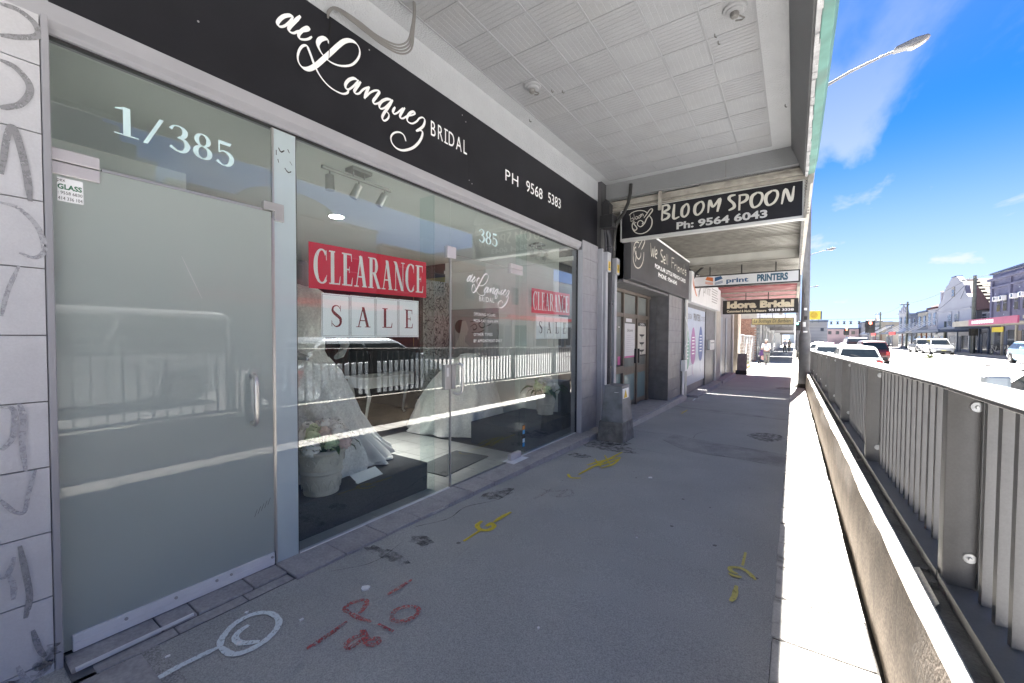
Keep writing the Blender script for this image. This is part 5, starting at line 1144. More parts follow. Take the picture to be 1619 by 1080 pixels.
text('lettering', 'PRINTERS', ('y', 11.496), -.76, .0-.14, 2.735, 2.91, M('teal_ink', (.035, .10, .16), .5, var=.03), h3, bold=.05)
MB().tube([(-2.28, 11.4, 2.7), (-2.1, 11.45, 3.05), (-1.95, 11.5, 3.2)], .03, 8).build('brace', 'black_plastic', a2); MB().tube([(-2.28, 11.42, 3.15), (-2.05, 11.47, 2.98)], .02, 8).build('brace', 'black_plastic', a2)
# further shops and awnings on this side
M('red_soffit', (.30, .10, .105), .7, var=.3, vs=2, dirt=.5, ds=2, dcol=(.38, .34, .32))
a3 = thing('red_awning', 'peeling red and grey awning soffit over the second bridal sign', 'awning', (-1.1, 20, 3.1))
bx('soffit', 'red_soffit', a3, -2.5, 15.5, 3.02, .05, 24.6, 3.08); bx('roof_deck', 'zinc', a3, -2.5, 15.5, 3.32, .12, 24.7, 3.36); bx('edge_board', 'timber_old', a3, .05, 15.5, 2.98, .14, 24.7, 3.33)
for k in range(5): bx('batten', 'timber_old', a3, -2.5, 17+1.7*k, 2.99, .05, 17.06+1.7*k, 3.02)
bx('end_board', 'timber_old', a3, -2.5, 24.61, 2.8, .13, 24.7, 3.32)
h4 = hang_sign(17, -2.2, .10, 2.245, 2.74, 'ink', 'ink', 'black hanging sign with cream lettering for another bridal shop', ztop=3.02, rods=(.32, .62))
M('cream_letter', (.66, .62, .46), .5, var=.12, vs=5)
text('lettering', 'Idora Bridal', ('y', 16.996), -2.06, -.02, 2.44, 2.70, 'cream_letter', h4, bold=.06)
text('lettering', 'Customised & Made To Measure', ('y', 16.996), -2.06, -.82, 2.30, 2.39, 'cream_letter', h4, bold=.04)
text('lettering', '9518 3338', ('y', 16.996), -.76, -.02, 2.31, 2.40, 'card_white', h4, bold=.04)
c4 = facade('dress_shop', 'dark fronted dress shop with blue grey panels and shallow step', 17.2, 24.6, 7.4, 'tile_mid', z0=3.3)
bx('front', 'tile_dark', c4, -3.2, 17.2, -.6, -2.42, 22.4, 3.0); bx('panel', M('blue_grey', (.20, .24, .30), .4, var=.1), c4, -2.42, 18.0, -.3, -2.40, 18.6, 2.2); bx('panel', 'blue_grey', c4, -2.42, 19.6, -.3, -2.40, 20.0, 2.2)
bx('trim', 'silver', c4, -2.40, 21.6, -.5, -2.34, 21.8, 2.9); bx('doorway', 'ink', c4, -2.9, 22.4, -.5, -2.6, 23.3, 2.6); bx('column', M('tan_render', (.42, .38, .31), .85, var=.1), c4, -3.2, 23.3, -.6, -2.32, 24.6, 3.02)
for k in range(9): bx('shop_letter', 'tile_mid', c4, -2.42, 17.4+.5*k, 2.62, -2.41, 17.7+.5*k, 2.85)
h5 = hang_sign(25.5, -1.9, -.02, 2.05, 2.42, M('olive_sign', (.22, .19, .10), .6, var=.15, vs=4), 'ink', 'olive hanging sign with dark italic lettering beyond the black bridal sign', ztop=2.9)
text('lettering', 'La Bottega Di Barbieri', ('y', 25.496), -1.8, -.12, 2.12, 2.35, 'ink', h5, shear=.3, bold=.01)
bn = thing('sandwich_board', 'dark grey sandwich board standing by the tan column', 'sign', (-2.05, 22.6, g(22.6)))
z0 = g(22.6)
MB().prism([(-2.25, 22.45, z0), (-2.25, 22.5, z0), (-2.25, 22.72, z0+1.0), (-2.25, 22.68, z0+1.0)], (.40, 0, 0)).build('board', 'tile_mid', bn); MB().prism([(-2.25, 22.95, z0), (-2.25, 22.9, z0), (-2.25, 22.70, z0+1.0), (-2.25, 22.74, z0+1.0)], (.40, 0, 0)).build('board', 'tile_mid', bn)
bx('foot_rail', 'ink', bn, -2.3, 22.42, z0, -1.82, 22.46, z0+.2)
# open lot: brick side wall, mesh fence, weeds, edging
M('brick_red', (.36, .20, .14), .9, var=.35, vs=9, fine=.1); M('mortar', (.42, .39, .35), .95, var=.1)
bw_ = thing('brick_wall', 'patched orange brick side wall beyond the mesh fence', 'wall', (-4.5, 38.3, -.5))
bx('mortar_bed', 'mortar', bw_, -9, 38.32, -.6, -2.5, 38.7, 6.5)
br = None; rr = random.Random(8); cnt = 0
for j in range(34):
    for i in range(8):
        x = -2.5-.24*(i+1)-(.12 if j % 2 else 0); z = -.5+.10*j
        if cnt < 270:
            if br is None: br = MB().box(x, 38.30, z, x+.228, 38.325, z+.088).build('brick', 'brick_red', bw_); b0 = (x, z)
            else: link_copy(br, bw_, Vector(br.location)+Vector((x-b0[0], rr.uniform(-.006, .004), z-b0[1])))
            cnt += 1
bx('render_patch', 'mortar', bw_, -3.3, 38.29, .9, -2.9, 38.3, 1.6); bx('render_patch', 'mortar', bw_, -2.9, 38.29, 2.2, -2.6, 38.3, 2.5)
mf = thing('mesh_fence', 'galvanised temporary mesh fence panels across the open lot', 'fence', (-2.6, 31.5, g(31)))
for k in range(3):
    y0, y1 = 26.0+4*k, 29.9+4*k; z = g(y0)
    MB().tube([(-2.62, y0, z+.1), (-2.62, y0, z+2.0), (-2.62, y1, z+2.0), (-2.62, y1, z+.1)], .022, 6).build('frame', 'zinc', mf)
    MB().tube([(-2.62, y0+.3, z+.2), (-2.62, y0+2.2, z+1.95)], .02, 6).build('brace', 'zinc', mf)
    wm = MB()
    for i in range(19): wm.cyl((-2.62, y0+.2*i+.1, z+.1), (-2.62, y0+.2*i+.1, z+2.0), .004, n=4)
    for i in range(10): wm.cyl((-2.62, y0, z+.2*i+.1), (-2.62, y1, z+.2*i+.1), .004, n=4)
    wm.build('wire_mesh', 'zinc', mf)
lot = strip('bare_lot', M('dry_soil', (.34, .29, .22), .95, var=.25, vs=2), -9, -2.5, [24.6, 30, 38.4], lambda x, y: g(y)+.01); struct(lot)
def weed(x, y, h, w, n, label, m='weed_green', seed=0):
    t = thing('weed_clump', label, 'plant', (x, y, g(y)), 'weeds behind the mesh fence'); rr = random.Random(seed); mb = MB()
    for i in range(n):
        a = rr.uniform(0, 6.28); r_ = w*math.sqrt(rr.random()); z = h*rr.random()*(1-.5*r_/w); p = Vector((x+r_*math.cos(a), y+r_*math.sin(a), g(y)+z))
        u = Vector((rr.uniform(-1, 1), rr.uniform(-1, 1), rr.uniform(-.3, 1))).normalized()*rr.uniform(.05, .10); v = u.orthogonal().normalized()*u.length*.5
        mb.quad(p-u, p-v, p+u, p+v)
    stuff(mb.build('foliage', m, t))
    MB().tube([(x, y, g(y)-.02), (x, y, g(y)+h*.6)], .02, 5).build('stem', m, t)
M('weed_green', (.10, .12, .045), .8, var=.4, vs=12); M('weed_dry', (.30, .27, .14), .85, var=.3, vs=12)
weed(-2.95, 27.2, 1.0, .5, 260, 'tall dry yellow weeds near the tan column', 'weed_dry', 1); weed(-3.0, 29, .8, .6, 260, 'green weeds in the middle of the open lot', seed=2); weed(-2.95, 31.5, .6, .5, 200, 'low green weeds close to the brick wall', seed=3)
for k in range(9):
    y = 26.2+.55*k; o = rebase(MB().lathe((-2.38+.012*rr.uniform(-1, 1), y, g(y)), [(.12, 0), (.13, .06), (.09, .13), (.03, .15)], 8).build('edging_block', M('terracotta', (.50, .20, .09), .8, var=.2), None, smooth=True)); tag(o, 'terracotta edging lump in the row along the open lot', 'edging', 'terracotta lumps edging the open lot')
# farther awnings
for k, (y0, y1, zt, m1, lab) in enumerate(((38.4, 52, 2.55, 'poster_paper', 'white fronted awning beyond the open lot'), (53, 72, 2.45, 'stipple', 'pale grey awning past the white fronted one'), (73, 110, 2.35, 'poster_paper', 'last pale awning at the end of the footpath'))):
    t = thing('street_awning', lab, 'awning', (-1.1, y0, zt), 'distant street awnings')
    bx('front_fascia', m1, t, -2.5, y0, zt-.05, .10, y0+.1, zt+.62); bx('soffit', 'soffit_dark', t, -2.5, y0+.1, zt, .10, y1, zt+.08); bx('roof_deck', 'zinc', t, -2.5, y0+.1, zt+.5, .12, y1, zt+.55); bx('edge_board', m1, t, .08, y0+.1, zt-.05, .12, y1, zt+.5)
    for q in range(3): MB().cyl((.05, y0+.3+q*5, g(y0+q*5)), (.05, y0+.3+q*5, zt), .045, n=8).build('post', 'card_white', t)
    if k == 0:
        for q in range(10): bx('fascia_letter', 'tile_mid', t, -2.35+.11*q, y0-.004, zt+.30, -2.28+.11*q, y0, zt+.42)
    t = thing('shop_row', ('dim shopfronts below the white fronted awning', 'dim shopfronts below the pale grey awning', 'dim shopfronts below the last awning')[k], 'shop', (-2.5, y0, g(y0)))
    bx('wall', 'tile_mid', t, -10, y0+.1, -1, -2.5, y1, 7.2-.6*k)
    for q in range(int((y1-y0)/2.2)):
        bx('window', 'cake_pane', t, -2.5, y0+.5+2.2*q, g(y0)+.5, -2.47, y0+2.0+2.2*q, zt-.4)
        if q % 2: bx('pier', 'card_white', t, -2.5, y0+2.1+2.2*q, g(y0), -2.40, y0+2.5+2.2*q, zt)
    h_ = hang_sign(y0+7, -1.9, -.1, zt-.5, zt-.15, ('tile_mid', 'poster_paper', 'tile_dark')[k], 'tile_dark', ('grey hanging sign under the white fronted awning', 'white hanging sign under the pale grey awning', 'dark hanging sign under the last awning')[k], ztop=zt)
# ------------------------------------------------------------ vehicles
M('car_glass', (.02, .026, .03), .05, var=0, spec=.8); M('tyre', (.018, .018, .02), .85, var=.1); M('head_lens', (.6, .62, .64), .1, metal=.3, var=0); M('tail_lens', (.35, .008, .012), .15, var=0); M('plate', (.62, .60, .30), .5, var=0); M('trim_black', (.02, .02, .022), .5, var=.05)
def paint_mat(n, c): return M('paint_'+n, c, .28, metal=.15, var=.03, coat=.7, obj=True)
def loft(rings):
    n = len(rings[0]); vs = [p for r in rings for p in r]; fs = []
    for k in range(len(rings)-1):
        for i in range(n): fs.append((k*n+i, k*n+(i+1) % n, (k+1)*n+(i+1) % n, (k+1)*n+i))
    fs += [tuple(range(n))[::-1], tuple(range((len(rings)-1)*n, len(rings)*n))]
    return MB().add(vs, fs)
def car(label, x, y, heading, paint, kind='hatch', group='cars on the road', detail=True, name='parked_car', cat='car'):
    D_ = {'hatch': dict(L=4.0, W=1.72, H=1.48, belt=1.0, hood=.94, base=(-1.90, 1.05), roof=(-1.45, .25), tail=1.03),
          'sedan': dict(L=4.6, W=1.78, H=1.45, belt=.92, hood=.86, base=(-1.55, 1.15), roof=(-.95, .30), tail=.96),
          'suv': dict(L=4.5, W=1.84, H=1.68, belt=1.05, hood=1.02, base=(-2.18, 1.20), roof=(-1.75, .45), tail=1.08),
          'van': dict(L=5.0, W=1.9, H=1.98, belt=1.15, hood=1.10, base=(-2.47, 1.75), roof=(-2.40, .95), tail=1.15),
          'ute': dict(L=5.1, W=1.84, H=1.74, belt=1.05, hood=1.02, base=(-.75, 1.35), roof=(-.55, .65), tail=1.02)}[kind]
    L, Wd, H = D_['L'], D_['W'], D_['H']; hl = L/2; hw = Wd/2
    t = thing(name, label, cat, (x, y, zr(x, y)), group, heading)
    pm_ = paint_mat(paint[0], paint[1])
    def ring(yy, zb, zt, w, k):
        return [(-w*.90, yy, zb), (w*.90, yy, zb), (w, yy, zb+.18), (w*.995, yy, zb+(zt-zb)*.62), (w*.93, yy, zt-.03), (w*.80, yy, zt), (-w*.80, yy, zt), (-w*.93, yy, zt-.03), (-w*.995, yy, zb+(zt-zb)*.62), (-w, yy, zb+.18)]
    b = D_['belt']; h = D_['hood']; tl_ = D_['tail']
    st_ = [(-hl, .36, tl_*.80, hw*.86), (-hl+.05, .30, tl_*.93, hw*.94), (-hl+.22, .24, tl_, hw*.985), (-hl+.75, .22, b, hw), (-.2, .22, b, hw), (D_['base'][1]-.1, .22, b, hw), (D_['base'][1]+.25, .22, h, hw*.99), (hl-.45, .24, h-.08, hw*.97), (hl-.14, .28, h-.20, hw*.90), (hl, .34, h-.36, hw*.80)]
    loft([ring(a, zb, zt, w, 0) for a, zb, zt, w in st_]).build('body', pm_, t, smooth=True, bev=.02, local=True)
    y0, y1 = D_['base']; r0, r1 = D_['roof']; wb, wr = hw*.90, hw*.70
    def cab(z, a, c, w): return [(-w, a, z), (w, a, z), (w, c, z), (-w, c, z)]
    lv = [cab(b-.05, y0, y1, wb), cab(H-.10, r0-.06, r1+.10, wr+.04), cab(H-.02, r0+.06, r1-.10, wr-.03), cab(H, r0+.25, r1-.35, wr-.15)]
    loft(lv).build('cabin', pm_, t, smooth=True, bev=.03, local=True)
    A, B = lv[0], lv[1]
    def inset(nm, p, q, r, s_, m=.05, out=.012, mat='car_glass'):
        P_ = [Vector(v) for v in (p, q, r, s_)]; c = sum(P_, Vector())/4; nn = (P_[1]-P_[0]).cross(P_[3]-P_[0]).normalized()
        if nn.dot(c-Vector((0, (y0+y1)/2, b+.2))) < 0: nn = -nn
        vs = []
        for v in P_:
            d = c-v; vs.append(v+Vector((d.x*.10, d.y*(.05 if abs(d.y) > .3 else .12), d.z*.16))+nn*out)
        return MB().prism(vs, nn*.006).build(nm, mat, t, local=True)
    inset('rear_window', A[0], A[1], B[1], B[0]); inset('windscreen', A[3], A[2], B[2], B[3])
    for s_ in (1, 2):
        i0, i1 = (1, 2) if s_ == 1 else (0, 3); m_a = [(A[i0][k]+A[i1][k])/2 for k in range(3)]; m_b = [(B[i0][k]+B[i1][k])/2 for k in range(3)]
        inset('side_window', A[i0], m_a, m_b, B[i0]); inset('side_window', m_a, A[i1], B[i1], m_b)
    for wy in (-hl*.62, hl*.64):
        for s_ in (-1, 1):
            MB().cyl((s_*(hw-.25), wy, .36), (s_*(hw+.002), wy, .36), .37, n=20).build('wheel_arch', 'trim_black', t, local=True)
            w_ = MB().cyl((s_*(hw-.20), wy, .315), (s_*(hw+.012), wy, .315), .315, n=24).build('wheel', 'tyre', t, local=True, bev=.02)
            o = MB().cyl((s_*(hw+.010), wy, .315), (s_*(hw+.018), wy, .315), .21, n=20).build('rim', 'dull_steel', w_, local=True)
            if detail:
                for q in range(5):
                    a = 2*math.pi*q/5; MB().cyl((s_*(hw+.017), wy+.12*math.cos(a), .315+.12*math.sin(a)), (s_*(hw+.020), wy+.12*math.cos(a), .315+.12*math.sin(a)), .05, n=8).build('rim_gap', 'trim_black', w_, local=True)
    for s_ in (-1, 1):
        MB().box(s_*hw*.50-.16*0, hl-.17, h-.40, s_*hw*.86, hl-.035, h-.24).build('headlight', 'head_lens', t, local=True, bev=.03) if s_ > 0 else MB().box(s_*hw*.86, hl-.17, h-.40, s_*hw*.50, hl-.035, h-.24).build('headlight', 'head_lens', t, local=True, bev=.03)
        xa, xb = sorted((s_*hw*.66, s_*hw*.93)); MB().box(xa, -hl-.005, tl_*.58, xb, -hl+.16, tl_*.86).build('tail_light', 'tail_lens', t, local=True, bev=.03)
        xa, xb = sorted((s_*(hw-.02), s_*(hw+.17))); MB().box(xa, y1-.42, b-.02, xb, y1-.25, b+.13).build('mirror', pm_, t, local=True, bev=.03)
    MB().box(-hw*.80, -hl-.03, .30, hw*.80, -hl+.06, .50).build('bumper', 'trim_black', t, local=True, bev=.03)
    MB().box(-hw*.62, hl-.10, .30, hw*.62, hl+.012, .46).build('grille', 'trim_black', t, local=True, bev=.02)
    MB().box(-.19, -hl-.036, .62, .19, -hl-.005, .73).build('number_plate', 'plate', t, local=True); MB().box(-.19, hl-.0, .42, .19, hl+.02, .53).build('number_plate', 'plate', t, local=True)
    if kind == 'ute': MB().box(-hw*.86, -hl+.10, b-.28, hw*.86, y0-.06, b+.004).build('tray', 'trim_black', t, local=True)
    if kind in ('hatch', 'suv') and detail: MB().tube([(.02, -hl+.14+(b-.92)*0, b+.02), (-.3, -hl+.20, b+.10)], .01, 6).build('wiper', 'trim_black', t, local=True)
    return t
PI = math.pi
car('white hatchback with a red tail lamp just beyond the railing', 2.45, 26, 0, ('white', (.78, .78, .79)), 'hatch', name='moving_car')
car('white sedan with pale rear window in the kerb lane behind the stickered lamp column', 1.95, 36, 0, ('white2', (.74, .75, .77)), 'sedan', name='moving_car')
car('black car with a silver roof between two white cars', 3.4, 38, 0, ('black', (.05, .05, .055)), 'sedan', name='moving_car')
car('dark red four wheel drive in the middle lane', 4.9, 42, 0, ('maroon', (.09, .018, .022)), 'suv', name='moving_car')
car('dark blue tall wagon ahead of the dark red four wheel drive', 4.9, 52, 0, ('navy', (.03, .045, .09)), 'van', name='moving_car')
car('silver hatchback ahead of the black car', 4.4, 52, 0, ('silver', (.5, .51, .53)), 'hatch', name='moving_car', detail=False)
car('plum coloured car in the queue at the lights', 3.0, 58, 0, ('plum', (.16, .05, .09)), 'hatch', name='moving_car', detail=False)
tx = car('white taxi with an orange roof light in the queue', 2.0, 50, 0, ('white3', (.72, .72, .72)), 'sedan', name='moving_car', detail=False)
MB().box(-.35, -.5, 1.45, .35, -.3, 1.60).build('roof_light', M('amber', (.7, .25, .02), .3, var=0), tx, local=True, bev=.03)
car('silver utility truck coming towards the camera on the far lanes', 13.2, 64.5, PI, ('silver2', (.50, .52, .55)), 'ute', name='moving_car', cat='ute')
car('dark tray truck following the silver utility', 13.3, 71.5, PI, ('dark', (.09, .095, .10)), 'ute', name='moving_car', cat='ute')
car('light blue hatchback by the far kerb near the lavender building', 13.2, 41.5, PI, ('sky_blue', (.30, .47, .62)), 'hatch')
car('pale silver blue hatchback seen through the nearest railing bars', 2.72, 5.8, 0, ('pale', (.56, .62, .68)), 'hatch')
car('white van reflected in the frosted door, on the road behind the railing', 6.0, 1.6, PI, ('white4', (.72, .73, .74)), 'van')
# raised lane separators whose dark colour stands in for their shadowed fronts
M('separator', (.10, .10, .10), .9, var=.2)
for k in range(18):
    y = 30+2.4*k; x = 9.9+.0*k; z = zr(x, y)
    o = rebase(MB().prism([(x-.16, y, z), (x+.16, y, z), (x+.11, y, z+.09), (x-.11, y, z+.09)], (0, .45, 0)).build('lane_separator', 'separator', None, bev=.01)); tag(o, 'low dark lane separator block in the row along the road middle', 'lane separator', 'lane separator blocks down the road')
struct(strip('lane_marking', 'separator', 10.35, 10.43, [24+2*i for i in range(40)], lambda a, b: zr(a, b)+.006, 1, road))
o = thing('weed_clump', 'small green weed tuft growing among the lane separators', 'plant', (9.8, 50, zr(9.8, 50)), 'weeds behind the mesh fence'); mb = MB(); rr = random.Random(6)
for i in range(60):
    a = rr.uniform(0, 6.28); d = Vector((math.cos(a)*.3*rr.random(), math.sin(a)*.3*rr.random(), .28*rr.random())); p = Vector((9.8, 50, zr(9.8, 50))); mb.quad(p+d*.2, p+d+Vector((.03, 0, .02)), p+d*1.3+Vector((0, 0, .06)), p+d+Vector((-.03, .02, .02)))
stuff(mb.build('foliage', 'weed_green', o)); o['group'] = 'road weeds'

# ------------------------------------------------------------ buildings across the road
M('white_paint_wall', (.31, .315, .35), .8, var=.05, vs=.5); M('lavender', (.12, .124, .20), .85, var=.18, vs=.9, dirt=.45, ds=.6, dcol=(.13, .135, .19)); M('navy_trim', (.05, .07, .12), .6, var=.1); M('roof_red', (.045, .011, .013), .85, var=.25, vs=4)
M('shingle_a', (.055, .048, .038), .9, var=.3, vs=2); M('window_dark', (.025, .03, .04), .1, var=.1, spec=.7); M('pink_sign', (.30, .06, .12), .5, var=.1, vs=2); M('yellow_sign', (.65, .52, .05), .5, var=.05); M('brown_brick', (.17, .075, .055), .9, var=.2, vs=2); M('grey_panel', (.30, .31, .32), .85, var=.1, vs=.7); M('pale_blue_wall', (.45, .52, .56), .85, var=.08, vs=.8); M('cream_facade', (.28, .265, .235), .85, var=.1, vs=.8); M('dark_facade', (.14, .14, .15), .85, var=.15, vs=.8); M('brown_sign', (.20, .05, .04), .6, var=.1)
FX = 17.0
def fwin(par, y0, y1, z0, z1, frame='white_paint_wall', x=FX, arch=False):
    f = bx('window', frame, par, x-.06, y0-.08, z0-.10, x+.1, y1+.08, z1+.08)
    bx('pane', 'window_dark', f, x-.075, y0, z0, x-.055, y1, z1)
    bx('glazing_bar', frame, f, x-.085, y0, (z0+z1)/2-.03, x-.07, y1, (z0+z1)/2+.03)
    if arch: MB().prism([(x-.07, (y0+y1)/2+((y1-y0)/2+.08)*math.cos(R(180*i/10)), z1+.06+.38*math.sin(R(180*i/10))) for i in range(11)], (.1, 0, 0)).build('arch_head', frame, f)
def ground_floor(par, y0, y1, z0, zt, mat, n, sign=None, awn=None, awn_mat='navy_trim'):
    w = (y1-y0)/n
    for k in range(n):
        a = y0+k*w
        bx('shop_window', 'window_dark', par, FX-.03, a+.45, z0+.5, FX+.02, a+w*.66, zt-.5)
        bx('shop_door', ('navy_trim', 'cake_pane', 'brown_frame')[k % 3], par, FX-.04, a+w*.72, z0+.02, FX+.02, a+w*.93, zt-.6)
        bx('pier', mat, par, FX-.12, a-.12, z0, FX+.02, a+.22, zt)
    if awn: bx('awning', awn_mat, par, FX-2.6, y0+.05, zt, FX, y1-.05, zt+awn)
zz = lambda y: zr(15.5, y)+.1
# lavender two storey building with air conditioners
t = thing('lavender_building', 'weathered lavender two storey building with parapet and pink shop sign', 'building', (FX, 57, zz(57)))
bx('wall', 'lavender', t, FX, 50.0, -.8, FX+12, 66.2, 8.9)
bx('cornice', 'lavender', t, FX-.35, 49.9, 8.15, FX, 66.4, 8.40); bx('cornice', 'lavender', t, FX-.18, 49.9, 7.3, FX, 66.3, 7.48); bx('parapet_cap', 'navy_trim', t, FX-.2, 49.9, 8.9, FX+.5, 66.4, 9.08)
for y in (66.0, 61.4, 56.6, 51.8): bx('pilaster', 'lavender', t, FX-.14, y-.25, 3.5, FX, y+.25, 8.15)
for y in (64.2, 62.6, 60.0, 58.2, 55, 53.2):
    fwin(t, y-.42, y+.42, 4.6, 6.3, 'lavender'); ac = bx('air_conditioner', 'card_white', t, FX-.42, y-.36, 5.75, FX-.07, y+.36, 6.25, .02)
    bx('grille', 'window_dark', ac, FX-.425, y-.3, 5.82, FX-.418, y+.1, 6.18)
for k in range(26):
    yy, z2 = 51+.57*k, 4+((k*37) % 31)*.1; bx('wall_patch', 'pale_blue_wall' if k % 2 else 'navy_trim', t, FX-.006-.001*(k % 5), yy, z2, FX, yy+.12+.03*(k % 4), z2+.08+.02*(k % 3))
bx('awning', 'cream_facade', t, FX-2.7, 50.0, 3.0, FX, 66.5, 3.12); sb = bx('awning_fascia', 'pink_sign', t, FX-2.8, 50.0, 2.95, FX-2.7, 61.2, 3.6); bx('awning_fascia', 'cream_facade', t, FX-2.8, 61.2, 2.95, FX-2.7, 66.5, 3.55)
for k in range(9): bx('fascia_letter', 'card_white', sb, FX-2.812, 59.8-.62*k, 3.12, FX-2.80, 60.25-.62*k, 3.45)
bx('yellow_banner', 'yellow_sign', t, FX-.15, 62.6, 2.3, FX-.1, 65.4, 2.85)
ground_floor(t, 50, 66.2, zz(58), 3.0, 'cream_facade', 5)
# shingle roofed house behind the pole
t = thing('shingle_house', 'low house with sunlit pale shingle roof between lavender building and gabled house', 'house', (FX, 69, zz(69)))
bx('wall', 'white_paint_wall', t, FX+.8, 66.4, -.8, FX+11, 72.2, 4.9)
bx('verandah_front', 'cream_facade', t, FX, 66.4, 3.1, FX+.5, 72.2, 3.9)
sh = None; ang = 0
MB().prism([(FX+.2, 66.6, 5.2), (FX+.2, 72.6, 9.0), (FX+.2, 73.0, 5.2)], (11, 0, 0)).build('roof_bed', 'roof_red', t)
for j in range(15):
    for i in range(12):
        yb, z2 = 66.5+.40*j, 5.20+.2535*j; yy = FX+.1+.9*i+(.4 if j % 2 else 0)
        if sh is None: sh = MB().prism([(yy, yb, z2+.04), (yy, yb+.42, z2+.305), (yy, yb+.41, z2+.345), (yy, yb-.03, z2+.085)], (.84, 0, 0)).build('shingle', 'shingle_a', t); s0 = (yy, yb, z2)
        else: link_copy(sh, t, Vector(sh.location)+Vector((yy-s0[0]+rr.uniform(-.05, .05), yb-s0[1], z2-s0[2]+rr.uniform(-.006, .012))))
for y in (67.2, 69.3, 71.2): fwin(t, y-.6, y+.6, 3.95, 4.7, 'white_paint_wall', FX+.8)
bx('awning', 'navy_trim', t, FX-2.6, 66.5, 2.75, FX, 72.3, 3.0); ground_floor(t, 66.5, 72.2, zz(69), 2.75, 'navy_trim', 2)
# white house with the curved dutch gable
t = thing('gabled_house', 'white two storey house with curved dutch gable and dark red roof', 'house', (FX, 79, zz(79)))
yc, z0 = 79.4, 0
prof = [(72.4, -.8), (72.4, 6.9)]+[(72.4+14*u, 7.0+3.4*v) for u, v in ((.005, 0), (.05, .01), (.10, .06), (.145, .17), (.175, .34), (.20, .52), (.235, .65), (.28, .72), (.325, .755), (.345, .83), (.38, .92), (.43, .975), (.5, 1))]
prof += [(2*yc-y, z) for y, z in prof[-2::-1]]
MB().prism([(FX, y, z) for y, z in prof], (.45, 0, 0)).build('gable_wall', 'white_paint_wall', t)
bx('wall', 'white_paint_wall', t, FX+.45, 72.6, -.8, FX+12, 86.2, 6.2)
MB().prism([(FX+.5, 72.6, 6.1), (FX+.5, 79.4, 10.0), (FX+.5, 86.2, 6.1)], (4.5, 0, 0)).build('roof', 'roof_red', t)
MB().prism([(FX+.2, 86.0, 6.1), (FX+.2, 86.5, 6.1), (FX+.2, 86.5, 9.0), (FX+.2, 86.0, 8.9)], (8, 0, 0)).build('side_parapet', 'white_paint_wall', t)
bx('gable_cap', 'navy_trim', t, FX-.1, 78.6, 10.33, FX+.6, 80.2, 10.46); bx('string_course', 'white_paint_wall', t, FX-.10, 72.4, 5.55, FX, 86.4, 5.72)
for y in (77.6, 80.6): fwin(t, y-.75, y+.75, 3.35, 5.0, 'white_paint_wall', FX, True)
fwin(t, 78.9, 79.9, 7.6, 8.6, 'cream_facade', FX, True); bx('string_course', 'white_paint_wall', t, FX-.08, 72.4, 3.0, FX, 86.4, 3.12)
bx('awning', 'navy_trim', t, FX-2.7, 72.4, 2.45, FX, 86.4, 2.85); ground_floor(t, 72.5, 86.3, zz(79), 2.45, 'blue_grey', 3)
# terraces further along
spec = [(86.6, 92, 6.4, 'white_paint_wall', 'roof_red', 'narrow white terrace with sloping red brown roof and balcony rails'), (92.2, 98.5, 6.1, 'cream_facade', 'navy_trim', 'cream terrace with dark navy upper windows'), (98.7, 106, 6.0, 'navy_trim', 'navy_trim', 'dark blue terrace with pale balcony braces'), (106.2, 114, 6.6, 'white_paint_wall', 'navy_trim', 'white terrace with stepped finials and navy window blinds'), (120, 128, 4.4, 'cream_facade', 'navy_trim', 'low cream building beyond the terraces with a red shop sign'), (134, 150, 5.8, 'cream_facade', 'navy_trim', 'sandstone coloured building with a peaked parapet')]
for k, (y0, y1, h, m1, m2, lab) in enumerate(spec):
    t = thing('terrace', lab, 'building', (FX, (y0+y1)/2, zz(y0)), 'terraces across the road')
    bx('wall', m1, t, FX, y0, -1.2, FX+10, y1, h); bx('parapet', m2 if k != 3 else m1, t, FX-.2, y0, h, FX+.2, y1, h+.3)
    if k == 0: MB().prism([(FX, y0, h+.3), (FX+4, y0, h+2.6), (FX+8, y0, h+.3)], (0, y1-y0, 0)).build('roof', 'roof_red', t); bx('chimney', 'brown_brick', t, FX+2, y1-1, h+.5, FX+2.8, y1-.2, h+2.6)
    if k == 3:
        for q in range(5): MB().prism([(FX-.1, y0+.4+1.6*q, h+.3), (FX-.1, y0+1.2+1.6*q, h+.3), (FX-.1, y0+.8+1.6*q, h+1.0+.5*(2-abs(q-2)))], (.3, 0, 0)).build('finial', m1, t)
    if k == 5: MB().prism([(FX-.1, y0, h+.3), (FX-.1, (y0+y1)/2-2, h+.6), (FX-.1, (y0+y1)/2, h+2.2), (FX-.1, (y0+y1)/2+2, h+.6), (FX-.1, y1, h+.3)], (.4, 0, 0)).build('gable', m1, t)
    n = max(2, int((y1-y0)/2.6))
    for q in range(n): yy = y0+(q+.5)*(y1-y0)/n; fwin(t, yy-.6, yy+.6, 3.7, h-.7 if h-.7 > 4.3 else 4.4, ('white_paint_wall', 'navy_trim')[k % 2])
    bx('awning', 'navy_trim' if k % 2 else 'dark_facade', t, FX-2.6, y0, 2.5, FX, y1, 2.75)
    for q in range(n): MB().cyl((FX-2.5, y0+.4+q*(y1-y0)/n, 2.75), (FX-.02, y0+.4+q*(y1-y0)/n, 4.6), .045, n=6).build('awning_stay', 'card_white', t)
    ground_floor(t, y0, y1, zz(y0), 2.5, ('dark_facade', 'brown_brick')[k % 2], 2)
    if k in (2, 4): bx('shop_sign', M('red_sign', (.60, .03, .025), .5, var=.05), t, FX-2.68, y0+.5, 2.2, FX-2.6, y1-1, 2.8)
for t in [o for o in SC.objects if o.parent is None and o.name.split('.')[0] in ('lavender_building', 'shingle_house', 'gabled_house', 'terrace')]:
    t.location.y *= .962; t.scale = (1, .962, .9)
